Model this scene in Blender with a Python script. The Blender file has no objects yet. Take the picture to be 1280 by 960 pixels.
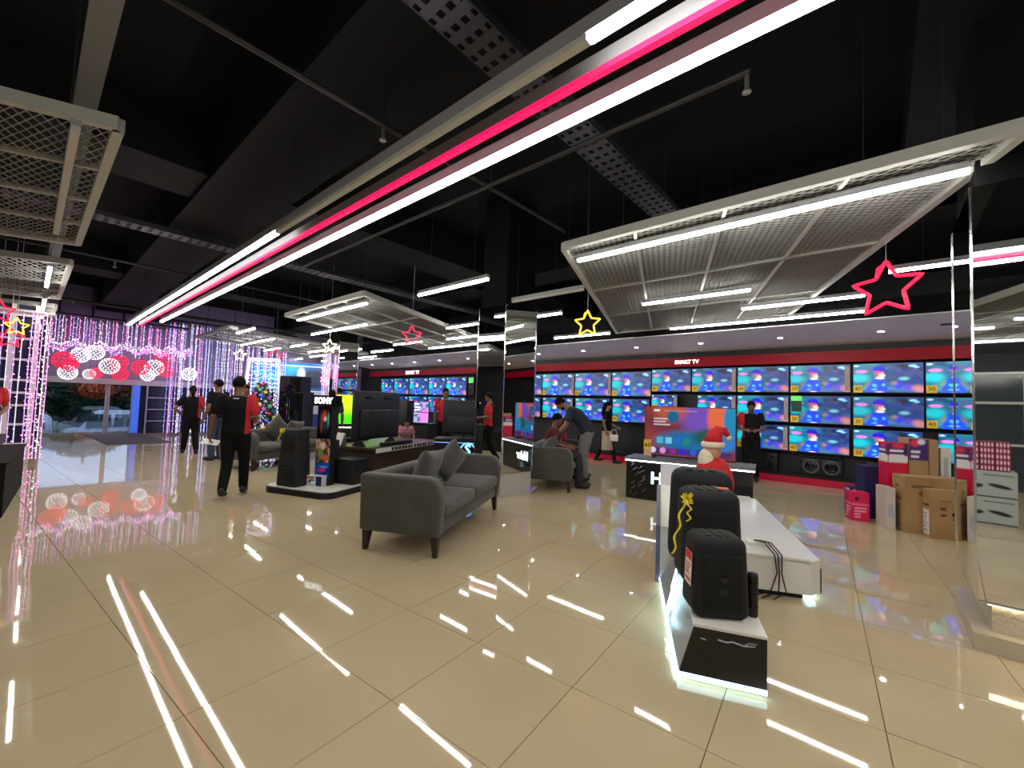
import bpy, bmesh, math, random
import numpy as np
from mathutils import Matrix, Vector, Euler

# ------------------------------------------------------------------ camera, world, exposure
scn = bpy.context.scene
COL = scn.collection
R = math.radians
CAM_H = 1.42
YAW, PITCH, ROLL, FPX = R(41.1), R(2.7), R(1.93), 528.0
_f = Vector((-math.sin(YAW) * math.cos(PITCH), math.cos(YAW) * math.cos(PITCH), math.sin(PITCH)))
_r = Vector((math.cos(YAW), math.sin(YAW), 0))
_u = _r.cross(_f)
_r2 = _r * math.cos(ROLL) + _u * math.sin(ROLL)
_u2 = -_r * math.sin(ROLL) + _u * math.cos(ROLL)
cam_data = bpy.data.cameras.new('camera')
cam_data.sensor_width = 36.0
cam_data.lens = FPX / 1280.0 * 36.0
cam_data.clip_start, cam_data.clip_end = 0.02, 200
cam = bpy.data.objects.new('camera', cam_data)
COL.objects.link(cam)
cam.matrix_world = Matrix(((_r2.x, _u2.x, -_f.x, 0), (_r2.y, _u2.y, -_f.y, 0), (_r2.z, _u2.z, -_f.z, CAM_H), (0, 0, 0, 1)))
scn.camera = cam
world = bpy.data.worlds.new('dusk')
scn.world = world
world.use_nodes = True
world.node_tree.nodes['Background'].inputs[0].default_value = (0.30, 0.40, 0.62, 1)
world.node_tree.nodes['Background'].inputs[1].default_value = 2.3
scn.view_settings.view_transform = 'Standard'
scn.view_settings.look = 'None'
scn.view_settings.gamma = 1.0
scn.view_settings.use_curve_mapping = False
scn.view_settings.exposure = 0.0
LIGHT = 36.0          # emission of the white battens
rnd = random.Random(7)

# ------------------------------------------------------------------ materials
_M = {}
def mat(name, col=(.5, .5, .5), rough=.5, metal=0., emit=0., ecol=None, spec=.5, coat=0., bump=0., bscale=40., var=0., vscale=8., trans=0., alpha=1., sheen=0.):
    if name in _M: return _M[name]
    m = bpy.data.materials.new(name); m.use_nodes = True
    nt = m.node_tree; b = nt.nodes['Principled BSDF']
    b.inputs['Base Color'].default_value = (*col, 1)
    b.inputs['Roughness'].default_value = rough
    b.inputs['Metallic'].default_value = metal
    b.inputs['Specular IOR Level'].default_value = spec
    b.inputs['Coat Weight'].default_value = coat
    b.inputs['Sheen Weight'].default_value = sheen
    b.inputs['Transmission Weight'].default_value = trans
    b.inputs['Alpha'].default_value = alpha
    if emit:
        b.inputs['Emission Color'].default_value = (*(ecol or col), 1)
        b.inputs['Emission Strength'].default_value = emit
    if bump or var:
        tc = nt.nodes.new('ShaderNodeTexCoord')
        if var:
            n = nt.nodes.new('ShaderNodeTexNoise'); n.inputs['Scale'].default_value = vscale; n.inputs['Detail'].default_value = 4
            nt.links.new(tc.outputs['Object'], n.inputs['Vector'])
            mx = nt.nodes.new('ShaderNodeMix'); mx.data_type = 'RGBA'
            mx.inputs['A'].default_value = (*[c * (1 - var) for c in col], 1)
            mx.inputs['B'].default_value = (*[min(1, c * (1 + var)) for c in col], 1)
            nt.links.new(n.outputs['Fac'], mx.inputs['Factor'])
            nt.links.new(mx.outputs['Result'], b.inputs['Base Color'])
        if bump:
            n = nt.nodes.new('ShaderNodeTexNoise'); n.inputs['Scale'].default_value = bscale; n.inputs['Detail'].default_value = 3
            nt.links.new(tc.outputs['Object'], n.inputs['Vector'])
            bp = nt.nodes.new('ShaderNodeBump'); bp.inputs['Strength'].default_value = bump; bp.inputs['Distance'].default_value = .01
            nt.links.new(n.outputs['Fac'], bp.inputs['Height']); nt.links.new(bp.outputs['Normal'], b.inputs['Normal'])
    _M[name] = m
    return m

def screen_mat(name, strength):
    """emission that shows a picture stored as a colour attribute on the screen mesh"""
    if name in _M: return _M[name]
    m = bpy.data.materials.new(name); m.use_nodes = True
    nt = m.node_tree; b = nt.nodes['Principled BSDF']
    a = nt.nodes.new('ShaderNodeAttribute'); a.attribute_name = 'picture'
    b.inputs['Base Color'].default_value = (.01, .01, .012, 1); b.inputs['Roughness'].default_value = .25
    oi = nt.nodes.new('ShaderNodeObjectInfo')
    mr = nt.nodes.new('ShaderNodeMapRange'); mr.inputs['To Min'].default_value = strength * .8; mr.inputs['To Max'].default_value = strength * 1.15
    nt.links.new(oi.outputs['Random'], mr.inputs['Value'])
    nt.links.new(a.outputs['Color'], b.inputs['Emission Color']); nt.links.new(mr.outputs['Result'], b.inputs['Emission Strength'])
    _M[name] = m
    return m

def print_mat(name, rough=.45):
    """printed surface: the colour attribute as base colour"""
    if name in _M: return _M[name]
    m = bpy.data.materials.new(name); m.use_nodes = True
    nt = m.node_tree; b = nt.nodes['Principled BSDF']
    a = nt.nodes.new('ShaderNodeAttribute'); a.attribute_name = 'picture'
    b.inputs['Roughness'].default_value = rough
    nt.links.new(a.outputs['Color'], b.inputs['Base Color'])
    _M[name] = m
    return m

WHITE_L = mat('white_led', (1, 1, 1), .4, emit=LIGHT, ecol=(1., .965, .88))
PINK_L = mat('pink_led', (.9, .03, .12), .4, emit=1.25, ecol=(1., .006, .105))
OFF_L = mat('unlit_diffuser', (.62, .62, .58), .5)
PROFILE = mat('aluminium_profile', (.42, .43, .46), .4, metal=.3)
FRAME_G = mat('grey_paint', (.50, .50, .47), .5)
MESH_G = mat('mesh_grey', (.46, .46, .44), .5)
BLACK_P = mat('black_ceiling_paint', (.0045, .0045, .005), .85, spec=.15, bump=.2, bscale=6)
BLACK_PL = mat('black_plastic', (.010, .010, .012), .45, spec=.35)
BLACK_G = mat('black_gloss', (.008, .008, .01), .08)
DARK_M = mat('dark_metal', (.03, .03, .033), .5, metal=.4)
TRAY_M = mat('tray_metal', (.05, .05, .065), .5, metal=.5)
MIRROR = mat('mirror_glass', (.80, .83, .82), .012, metal=1.)
CHROME = mat('chrome_trim', (.75, .76, .78), .15, metal=1.)
WHITE_P = mat('white_paint', (.75, .74, .71), .5)
WHITE_LAM = mat('white_laminate', (.72, .71, .66), .28)
SOFFIT = mat('soffit_white', (.82, .81, .82), .45)
RED_G = mat('red_gloss', (.30, .004, .014), .25, spec=.08)
RED_LAC = mat('red_plinth', (.55, .01, .05), .25)
SOFA = mat('sofa_fabric', (.070, .066, .058), .9, bump=.25, bscale=90, var=.34, vscale=5, sheen=.2)
PILLOW = mat('pillow_fabric', (.074, .071, .066), .85, bump=.2, bscale=120, var=.2, vscale=14, sheen=.3)
LEGW = mat('dark_wood', (.028, .012, .008), .3, var=.3, vscale=20)
BROWN = mat('brown_laminate', (.045, .028, .020), .35, var=.25, vscale=12)
CARD = mat('cardboard', (.36, .24, .13), .8, var=.10, vscale=3)
GREY_BOX = mat('grey_carton', (.40, .42, .42), .6)
BLUE_W = mat('cool_led', (.8, .95, 1), .4, emit=5., ecol=(.55, .88, 1.))
BLUE_S = mat('blue_sign', (.1, .5, 1), .4, emit=2.2, ecol=(.12, .55, 1.))
TEXT_W = mat('lit_letters', (1, 1, 1), .4, emit=1.5, ecol=(1, .98, .92))
TEXT_C = mat('lit_letters_cool', (1, 1, 1), .4, emit=2.4, ecol=(.80, .94, 1))
YELLOW_T = mat('yellow_tag', (1., .68, .02), .5)
INK = mat('black_ink', (.01, .01, .01), .5)
RUBBER = mat('rubber_mat', (.10, .085, .088), .85, bump=.3, bscale=150)
GLASS = mat('door_glass', (.85, .9, .95), .02, trans=1., alpha=.25)
RIB_Y = mat('yellow_ribbon', (.85, .68, .05), .35)
RED_C = mat('red_cloth', (.55, .012, .02), .8)
FUR_W = mat('white_fur', (.72, .66, .52), .95, bump=.8, bscale=60)

# ------------------------------------------------------------------ mesh helpers
class MB:
    """collects simple shapes; build() links them as ONE mesh object"""
    def __init__(s): s.v = []; s.f = []
    def add(s, vs, fs):
        n = len(s.v); s.v += [tuple(v) for v in vs]; s.f += [tuple(i + n for i in f) for f in fs]; return s
    def box(s, x0, x1, y0, y1, z0, z1):
        return s.add([(x0, y0, z0), (x1, y0, z0), (x1, y1, z0), (x0, y1, z0), (x0, y0, z1), (x1, y0, z1), (x1, y1, z1), (x0, y1, z1)],
                     [(0, 3, 2, 1), (4, 5, 6, 7), (0, 1, 5, 4), (1, 2, 6, 5), (2, 3, 7, 6), (3, 0, 4, 7)])
    def prism(s, poly, z0, z1):
        n = len(poly)
        vs = [(x, y, z0) for x, y in poly] + [(x, y, z1) for x, y in poly]
        fs = [tuple(range(n - 1, -1, -1)), tuple(range(n, 2 * n))] + [(i, (i + 1) % n, n + (i + 1) % n, n + i) for i in range(n)]
        return s.add(vs, fs)
    def hexa(s, bot, top):
        """two matching loops (any planar-ish quads) joined"""
        n = len(bot)
        return s.add(list(bot) + list(top), [tuple(range(n - 1, -1, -1)), tuple(range(n, 2 * n))] + [(i, (i + 1) % n, n + (i + 1) % n, n + i) for i in range(n)])
    def quad(s, a, b, c, d): return s.add([a, b, c, d], [(0, 1, 2, 3)])
    def tube(s, pts, r, n=8, closed=False, rr=None):
        pts = [Vector(p) for p in pts]; m = len(pts); rings = []
        up = Vector((0, 0, 1)); prev = None
        for i, p in enumerate(pts):
            a = pts[(i - 1) % m] if (closed or i > 0) else p
            b = pts[(i + 1) % m] if (closed or i < m - 1) else p
            t = (b - a).normalized()
            if prev is None:
                q = up if abs(t.dot(up)) < .95 else Vector((1, 0, 0))
                x = t.cross(q).normalized()
            else:
                x = (prev - t * prev.dot(t)).normalized()
            prev = x; y = t.cross(x); rad = rr[i] if rr else r
            rings.append([p + (x * math.cos(2 * math.pi * k / n) + y * math.sin(2 * math.pi * k / n)) * rad for k in range(n)])
        vs = [v for g in rings for v in g]; fs = []
        for i in range(m if closed else m - 1):
            j = (i + 1) % m
            for k in range(n): fs.append((i * n + k, i * n + (k + 1) % n, j * n + (k + 1) % n, j * n + k))
        if not closed: fs += [tuple(range(n - 1, -1, -1)), tuple((m - 1) * n + k for k in range(n))]
        return s.add(vs, fs)
    def lathe(s, prof, n=16, c=(0, 0), caps=True):
        """profile [(r, z)] about the vertical axis through c"""
        vs = []; fs = []
        for r_, z_ in prof:
            vs += [(c[0] + r_ * math.cos(2 * math.pi * k / n), c[1] + r_ * math.sin(2 * math.pi * k / n), z_) for k in range(n)]
        for i in range(len(prof) - 1):
            for k in range(n): fs.append((i * n + k, i * n + (k + 1) % n, (i + 1) * n + (k + 1) % n, (i + 1) * n + k))
        if caps: fs += [tuple(range(n - 1, -1, -1)), tuple((len(prof) - 1) * n + k for k in range(n))]
        return s.add(vs, fs)
    def ball(s, c, rx, ry=None, rz=None, nu=12, nv=8, M=None):
        ry = rx if ry is None else ry; rz = rx if rz is None else rz
        vs = [Vector((0, 0, -rz))]
        for j in range(1, nv):
            a = -math.pi / 2 + math.pi * j / nv
            for k in range(nu):
                b = 2 * math.pi * k / nu
                vs.append(Vector((rx * math.cos(a) * math.cos(b), ry * math.cos(a) * math.sin(b), rz * math.sin(a))))
        vs.append(Vector((0, 0, rz)))
        if M is not None: vs = [M @ v for v in vs]
        c = Vector(c); vs = [v + c for v in vs]
        fs = [(0, 1 + (k + 1) % nu, 1 + k) for k in range(nu)]
        for j in range(nv - 2):
            for k in range(nu): fs.append((1 + j * nu + k, 1 + j * nu + (k + 1) % nu, 1 + (j + 1) * nu + (k + 1) % nu, 1 + (j + 1) * nu + k))
        e = len(vs) - 1; o = 1 + (nv - 2) * nu
        fs += [(o + k, o + (k + 1) % nu, e) for k in range(nu)]
        return s.add(vs, fs)
    def octa(s, c, r):
        x, y, z = c
        return s.add([(x + r, y, z), (x - r, y, z), (x, y + r, z), (x, y - r, z), (x, y, z + r), (x, y, z - r)],
                     [(0, 2, 4), (2, 1, 4), (1, 3, 4), (3, 0, 4), (2, 0, 5), (1, 2, 5), (3, 1, 5), (0, 3, 5)])
    def mesh(s, name, m, smooth=False):
        me = bpy.data.meshes.new(name); me.from_pydata(s.v, [], s.f); me.update()
        if m is not None: me.materials.append(m)
        if smooth: me.polygons.foreach_set('use_smooth', [True] * len(me.polygons))
        return me
    def build(s, name, m, parent=None, smooth=False):
        return link(name, s.mesh(name, m, smooth), parent)

def link(name, me, parent=None, M=None):
    o = bpy.data.objects.new(name, me); COL.objects.link(o)
    if parent is not None: o.parent = parent
    if M is not None: o.matrix_local = M
    return o

def rbox(name, x0, x1, y0, y1, z0, z1, bev, m, parent=None, seg=3, taper=None, puff=0., cuts=0):
    """rounded box as one mesh; taper=(sx,sy) scales the top, puff bulges the faces"""
    bm = bmesh.new(); bmesh.ops.create_cube(bm, size=1)
    for v in bm.verts:
        v.co = Vector(((x0 + x1) / 2 + v.co.x * (x1 - x0), (y0 + y1) / 2 + v.co.y * (y1 - y0), (z0 + z1) / 2 + v.co.z * (z1 - z0)))
        if taper and v.co.z > (z0 + z1) / 2:
            v.co.x = (x0 + x1) / 2 + (v.co.x - (x0 + x1) / 2) * taper[0]; v.co.y = (y0 + y1) / 2 + (v.co.y - (y0 + y1) / 2) * taper[1]
    if cuts: bmesh.ops.subdivide_edges(bm, edges=bm.edges[:], cuts=cuts, use_grid_fill=True)
    if cuts:
        c = Vector(((x0 + x1) / 2, (y0 + y1) / 2, (z0 + z1) / 2)); h = Vector(((x1 - x0) / 2, (y1 - y0) / 2, (z1 - z0) / 2))
        for v in bm.verts:
            q = Vector(((v.co.x - c.x) / h.x, (v.co.y - c.y) / h.y, (v.co.z - c.z) / h.z))
            a = [abs(t) for t in q]
            for i in range(3):
                if a[i] > .99:
                    w = 1.
                    for j in range(3):
                        if j != i: w *= max(0., 1 - a[j] ** 2)
                    v.co[i] += puff * w * (1 if q[i] > 0 else -1)
    if bev:
        sharp = [e for e in bm.edges if len(e.link_faces) == 2 and e.calc_face_angle(0) > .7]
        bmesh.ops.bevel(bm, geom=sharp, offset=bev, segments=seg, affect='EDGES', profile=.5, clamp_overlap=True)
    me = bpy.data.meshes.new(name); bm.to_mesh(me); bm.free()
    me.materials.append(m); me.polygons.foreach_set('use_smooth', [True] * len(me.polygons))
    o = link(name, me, parent)
    return o

def thing(name, label, cat, loc=(0, 0, 0), rz=0., group=None):
    o = bpy.data.objects.new(name, None); COL.objects.link(o); o.empty_display_size = .1
    o.location = loc; o.rotation_euler = (0, 0, rz)
    return tag(o, label, cat, group)
def tag(o, label=None, cat=None, group=None, kind=None):
    if label: o['label'] = label
    if cat: o['category'] = cat
    if group: o['group'] = group
    if kind: o['kind'] = kind
    return o
def struct(o): o['kind'] = 'structure'; return o
def dup(o, loc=None, rz=None, label=None, parent=None):
    c = o.copy(); COL.objects.link(c)
    if parent is not None: c.parent = parent
    if loc is not None: c.location = loc
    if rz is not None: c.rotation_euler = (0, 0, rz)
    if label: c['label'] = label
    for ch in list(o.children): dup(ch, parent=c)
    return c

def text_mesh(name, s, size, m, parent=None, M=None, depth=.004, bold=0., align='CENTER', spacing=1.):
    cu = bpy.data.curves.new(name + '_font', 'FONT'); cu.body = s; cu.size = size; cu.extrude = depth; cu.offset = bold
    cu.align_x = align; cu.align_y = 'CENTER'; cu.resolution_u = 2; cu.space_character = spacing
    t = bpy.data.objects.new(name + '_tmp', cu)
    COL.objects.link(t); bpy.context.view_layer.update()
    dg = bpy.context.evaluated_depsgraph_get()
    me = bpy.data.meshes.new_from_object(t.evaluated_get(dg)); me.name = name
    bpy.data.objects.remove(t); bpy.data.curves.remove(cu)
    me.materials.clear(); me.materials.append(m)
    return link(name, me, parent, M)
def facing(loc, ax, ay):
    """matrix whose local x -> ax and local y -> ay (for lettering and pictures)"""
    ax = Vector(ax).normalized(); ay = Vector(ay).normalized(); az = ax.cross(ay)
    return Matrix(((ax.x, ay.x, az.x, loc[0]), (ax.y, ay.y, az.y, loc[1]), (ax.z, ay.z, az.z, loc[2]), (0, 0, 0, 1)))

# ---- pictures as colour attributes on a flat grid (screens, posters, prints)
def vnoise(u, v, f, seed):
    rg = np.random.RandomState(seed); g = rg.rand(int(f) + 3, int(f) + 3)
    x = u * f; y = v * f; i = x.astype(int); j = y.astype(int); a = x - i; b = y - j
    a = a * a * (3 - 2 * a); b = b * b * (3 - 2 * b)
    return (g[j, i] * (1 - a) + g[j, i + 1] * a) * (1 - b) + (g[j + 1, i] * (1 - a) + g[j + 1, i + 1] * a) * b
class Pic:
    def __init__(s, nx, ny, base):
        s.nx, s.ny = nx, ny
        s.u, s.v = np.meshgrid(np.linspace(0, 1, nx), np.linspace(0, 1, ny))
        s.c = np.zeros((ny, nx, 3)); s.c[:] = base
    def mix(s, w, col): s.c[:] = s.c * (1 - w[..., None]) + np.array(col) * w[..., None]; return s
    def ell(s, cx, cy, rx, ry, col, soft=.25, rot=0., a=1.):
        x = s.u - cx; y = s.v - cy; c, n = math.cos(rot), math.sin(rot)
        d = np.sqrt(((x * c + y * n) / rx) ** 2 + ((-x * n + y * c) / ry) ** 2)
        return s.mix(np.clip((1 + soft - d) / (2 * soft + 1e-6), 0, 1) * a, col)
    def rect(s, x0, y0, x1, y1, col, soft=.01, a=1.):
        w = np.clip((s.u - x0) / soft, 0, 1) * np.clip((x1 - s.u) / soft, 0, 1) * np.clip((s.v - y0) / soft, 0, 1) * np.clip((y1 - s.v) / soft, 0, 1)
        return s.mix(w * a, col)
    def noise(s, f, seed, col, lo=.45, hi=.75, a=1.):
        return s.mix(np.clip((vnoise(s.u, s.v, f, seed) - lo) / (hi - lo), 0, 1) * a, col)
    def bars(s, x0, y0, x1, y1, n, col, seed=0, a=1.):
        rg = random.Random(seed)
        for k in range(n):
            yy = y1 - (k + .5) * (y1 - y0) / n; h = (y1 - y0) / n * .28
            s.rect(x0, yy - h, x0 + (x1 - x0) * rg.uniform(.45, 1), yy + h, col, .006, a)
        return s
    def mesh(s, name, w, h, m):
        """grid in local XY, centred, x right, y up"""
        vs = np.stack([(s.u - .5) * w, (s.v - .5) * h, np.zeros_like(s.u)], -1).reshape(-1, 3)
        i = np.arange(s.ny * s.nx).reshape(s.ny, s.nx)
        f = np.stack([i[:-1, :-1], i[:-1, 1:], i[1:, 1:], i[1:, :-1]], -1).reshape(-1, 4)
        me = bpy.data.meshes.new(name); me.from_pydata(vs.tolist(), [], f.tolist()); me.update()
        at = me.attributes.new('picture', 'FLOAT_COLOR', 'POINT')
        c4 = np.ones((s.ny * s.nx, 4), np.float32); c4[:, :3] = np.clip(s.c.reshape(-1, 3), 0, 1)
        at.data.foreach_set('color', c4.ravel()); me.materials.append(m)
        return me
def lin(r, g, b): return tuple((c / 255.) ** 2.2 for c in (r, g, b))
# ================================================================== THE SETTING
X0, X1, Y0, Y1, ZC = -20.0, 6.0, -7.0, 10.9, 4.7
# ---- floor slab and its polished tiles (grid turned 5 degrees against the walls)
floor = struct(MB().box(X0, X1, Y0, Y1, -.25, -.012).build('floor', mat('grout', (.20, .165, .11), .9)))
def tile_material(name):
    m = bpy.data.materials.new(name); m.use_nodes = True
    nt = m.node_tree; b = nt.nodes['Principled BSDF']
    tc = nt.nodes.new('ShaderNodeTexCoord'); ge = nt.nodes.new('ShaderNodeNewGeometry')
    n = nt.nodes.new('ShaderNodeTexNoise'); n.inputs['Scale'].default_value = 1.3; n.inputs['Detail'].default_value = 5
    nt.links.new(ge.outputs['Position'], n.inputs['Vector'])
    cr = nt.nodes.new('ShaderNodeValToRGB')
    cr.color_ramp.elements[0].position = .3; cr.color_ramp.elements[0].color = (.500, .405, .255, 1)
    cr.color_ramp.elements[1].position = .75; cr.color_ramp.elements[1].color = (.555, .455, .295, 1)
    nt.links.new(n.outputs['Fac'], cr.inputs['Fac']); nt.links.new(cr.outputs['Color'], b.inputs['Base Color'])
    b.inputs['Roughness'].default_value = .032; b.inputs['Specular IOR Level'].default_value = .40
    n2 = nt.nodes.new('ShaderNodeTexNoise'); n2.inputs['Scale'].default_value = 2.2; n2.inputs['Detail'].default_value = 1
    nt.links.new(ge.outputs['Position'], n2.inputs['Vector'])
    bp = nt.nodes.new('ShaderNodeBump'); bp.inputs['Strength'].default_value = .02; bp.inputs['Distance'].default_value = .01
    nt.links.new(n2.outputs['Fac'], bp.inputs['Height']); nt.links.new(bp.outputs['Normal'], b.inputs['Normal'])
    return m
TILE = tile_material('polished_tile')
TP, TA = .6265, R(5.0)
ta, tb = math.cos(TA), math.sin(TA)
def tile_xy(i, j):
    p = -2.891 + (i + .5) * TP; q = .738 + (j + .5) * TP          # grid coordinates
    return p * ta - q * tb, p * tb + q * ta
def tile_mb(mb, cx, cy, rot):
    h, c = TP / 2 - .0010, .0010
    lo = []; hi = []
    for sx, sy in ((-1, -1), (1, -1), (1, 1), (-1, 1)):
        for (k, z, L) in ((h, -.012, lo), (h - c, 0., hi)):
            x, y = sx * k, sy * k
            L.append((cx + x * math.cos(rot) - y * math.sin(rot), cy + x * math.sin(rot) + y * math.cos(rot), z))
    n = 4
    mb.add(lo + hi, [(4, 5, 6, 7)] + [(i, (i + 1) % n, n + (i + 1) % n, n + i) for i in range(n)])
def to_px(x, y, z):
    d = Vector((x, y, z - CAM_H)); w = d.dot(_f)
    return None if w < .05 else (640 + FPX * d.dot(_r2) / w, 480 - FPX * d.dot(_u2) / w)
cells = []
for i in range(-32, 18):
    for j in range(-16, 20):
        x, y = tile_xy(i, j)
        if X0 < x < X1 and Y0 < y < Y1:
            p = to_px(x, y, 0); seen = p is not None and -90 < p[0] < 1370 and p[1] < 1080
            cells.append((0 if seen else 1, math.hypot(x, y), x, y))
cells.sort()
tm = MB(); tile_mb(tm, 0, 0, 0); tmesh = tm.mesh('floor_tile', TILE)
rest = MB()
for k, (a, b, x, y) in enumerate(cells):
    if k < 290:
        o = link('floor_tile', tmesh, floor); o.location = (x, y, 0); o.rotation_euler = (rnd.gauss(0, .0011), rnd.gauss(0, .0011), TA)
    else: tile_mb(rest, x, y, TA)
tag(rest.build('floor_tiles_beyond', TILE, floor), kind='stuff')

# ---- shell
WALL_D = mat('charcoal_wall', (.03, .03, .034), .6)
struct(MB().box(X0 - .2, X1 + .2, Y0 - .2, Y1 + .2, ZC, ZC + .2).build('ceiling', BLACK_P))
struct(MB().box(X0, X1, 10.62, 10.9, -.2, ZC).build('wall_back', mat('black_panel_wall', (.012, .012, .014), .45)))
struct(MB().box(X1, X1 + .2, Y0, Y1, -.2, ZC).build('wall_right', WALL_D))
struct(MB().box(X0, X1, Y0 - .2, Y0, -.2, ZC).build('wall_front', WALL_D))
# the entrance wall: solid piers with the doorway between them
struct(MB().box(-19.2, -19.0, Y0, .30, -.2, ZC).build('wall_left', WALL_D))
LILAC_LIT = mat('lilac_lit_wall', (.30, .26, .40), .5)  # whitish transom wall; purple glow of the light strings put into its colour
struct(MB().box(-19.2, -19.0, 2.55, Y1, -.2, 1.62).build('wall_left_inner', mat('window_dark', (.02, .025, .06), .1)))
struct(MB().box(-19.2, -19.0, .30, Y1, 1.80, ZC).build('wall_left_transom', LILAC_LIT))
struct(MB().box(-19.22, -18.94, .30, 7.2, 1.62, 1.80).build('trim_1', mat('pale_beam', (.55, .55, .62), .4)))
# downstand beams under the slab
for k, (x0, x1, y0, y1, z0) in enumerate([(-19, 6, 1.30, 2.20, 4.0), (-7.0, -6.1, -7, 10.6, 4.05), (-13.6, -12.8, -7, 10.6, 4.05), (.2, 1.0, -7, 10.6, 4.05), (-19, 6, 6.6, 7.3, 4.05), (-19, 6, -4.5, -3.7, 4.05)]):
    struct(MB().box(x0, x1, y0, y1, z0, ZC).build('trim_%d' % (k + 2), mat('beam_paint', (.0065, .0065, .0075), .8, spec=.15)))
# sloping white soffit in front of the television wall, dark shadow gap, glossy red fascia, red plinth
sof = MB(); sof.hexa([(-17.5, 8.66, 2.95), (5.9, 8.66, 2.95), (5.9, 10.30, 2.78), (-17.5, 10.30, 2.78)], [(-17.5, 8.67, 2.968), (5.9, 8.67, 2.968), (5.9, 10.30, 2.80), (-17.5, 10.30, 2.80)])
struct(MB().hexa([(-17.5, 8.68, 2.97), (5.9, 8.68, 2.97), (5.9, 10.30, 2.805), (-17.5, 10.30, 2.805)], [(-17.5, 8.68, 3.25), (5.9, 8.68, 3.25), (5.9, 10.30, 3.25), (-17.5, 10.30, 3.25)]).build('trim_13', BLACK_P))
soffit = struct(sof.build('trim_8', SOFFIT))
struct(MB().box(-17.5, 5.9, 10.30, 10.62, 2.66, 3.08).build('trim_9', BLACK_PL))
struct(MB().box(-17.5, 5.9, 10.22, 10.62, 2.44, 2.655).build('trim_10', RED_G))
struct(MB().box(-17.5, 5.9, 10.33, 10.62, 0, .135).build('trim_11', RED_LAC))
for (x, s) in ((-3.45, .12), (-14.3, .20)):
    t = text_mesh('lettering', 'SMART TV', s, TEXT_W, None, facing((x, 10.214, 2.55), (1, 0, 0), (0, 0, 1)), .004, .004)
    tag(t, 'white lit SMART TV lettering on the red fascia %s' % ('above the wall of cricket screens' if x > -5 else 'far along the wall, towards the entrance'), 'sign')
# recessed downlights in the soffit
DL = mat('downlight_glow', (1, 1, 1), .4, emit=30., ecol=(1, .97, .92))
dl0 = None
for x in [.02 - 1.46 * k for k in range(12)] + [1.48, 2.94]:
    y = 9.45; z = 2.95 - (y - 8.66) * .17 / 1.64
    if dl0 is None:
        dl0 = thing('downlight', 'small round recessed downlight in the white soffit over the screens', 'downlight', group='soffit downlights')
        MB().lathe([(.062, -.004), (.062, .01), (.045, .01), (.045, -.004)], 16, caps=False).build('trim_ring', CHROME, dl0)
        MB().lathe([(.044, -.002), (.044, .008)], 16).build('lamp_face', DL, dl0)
        o = dl0
    else: o = dup(dl0)
    o.location = (x, y, z - .008); o.rotation_euler = (-math.atan(.17 / 1.64), 0, 0)

o = MB().box(-.09, .09, -.05, .05, -.006, .0).build('air_slot', INK); o.location = (.81, 9.3, 2.95 - .64 * .17 / 1.64 - .002); o.rotation_euler = (-math.atan(.17 / 1.64), 0, 0)
tag(o, 'small dark air slot in the white soffit near the wide mirror column', 'vent')
# ================================================================== CEILING SERVICES
def linear_light(label, x0, x1, y, z=3.02, w=.046, h=.06, segs=None, m=WHITE_L, group=None, wires=2, top=ZC, name='linear_light'):
    """aluminium profile with a glowing diffuser under it, hung on thin wires"""
    L = x1 - x0
    t = thing(name, label, 'ceiling light', (x0, y, z), 0, group)
    MB().box(0, L, -w / 2, w / 2, .012, h).build('housing', PROFILE, t)
    for (a, b, mm) in (segs or [(0, L, m)]):
        MB().box(a + .004, b - .004, -w / 2 + .003, w / 2 - .003, -.016, .0115).build('diffuser', mm, t)
    for k in range(wires):
        xx = L * (k + .5) / wires if wires > 2 else (.18 * L if k == 0 else .82 * L)
        MB().tube([(xx, 0, h), (xx, 0, top - z - .001)], .004, 5).build('hanging_wire', DARK_M, t)
    return t
linear_light('long white light line of three running the hall, partly unlit, left of the pink line', -13.85, 5.5, 1.527, 3.03, .050, .085,
             [(0, 9.39, WHITE_L), (9.39, 12.9, OFF_L), (12.9, 19.35, WHITE_L)], wires=5)
linear_light('long pink light line between two white light lines', -13.62, 5.5, 1.722, 3.03, .044, .085, m=PINK_L, wires=5)
linear_light('long fully lit white light line beside the pink line', -12.38, 5.5, 1.93, 3.03, .050, .085, wires=5)
SHORT = 'short white linear ceiling light hanging in the hall'
for (x0, x1, y, lab) in [
    (-2.5, .45, 3.90, 'long white linear light under the big mesh panel with a yellow star beside it'),
    (-2.75, -1.27, 6.15, 'short white linear light below the middle of the big mesh panel'),
    (-1.62, -.14, 7.25, 'short white linear light below the far half of the big mesh panel'),
    (-3.15, -.16, 8.35, 'long white linear light just in front of the soffit over the cricket screens'),
    (-5.85, -4.40, 8.2, 'short white linear light behind the yellow neon star'),
    (-4.95, -4.15, 6.0, 'short white linear light just right of the middle mirror column'),
    (.08, 1.6, 6.18, 'short white linear light behind the big red neon star'),
    (-5.27, -3.8, 3.82, 'short white linear light hanging alone in front of the middle mirror column'),
    (-9.2, -6.47, 3.65, 'long white linear light under the near edge of the second mesh panel'),
    (-10.95, -8.3, 4.7, 'white linear light above the warm white star'),
    (-10.66, -9.34, 6.93, 'short white linear light behind the small pink neon star')]:
    linear_light(lab, x0, x1, y)
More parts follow.
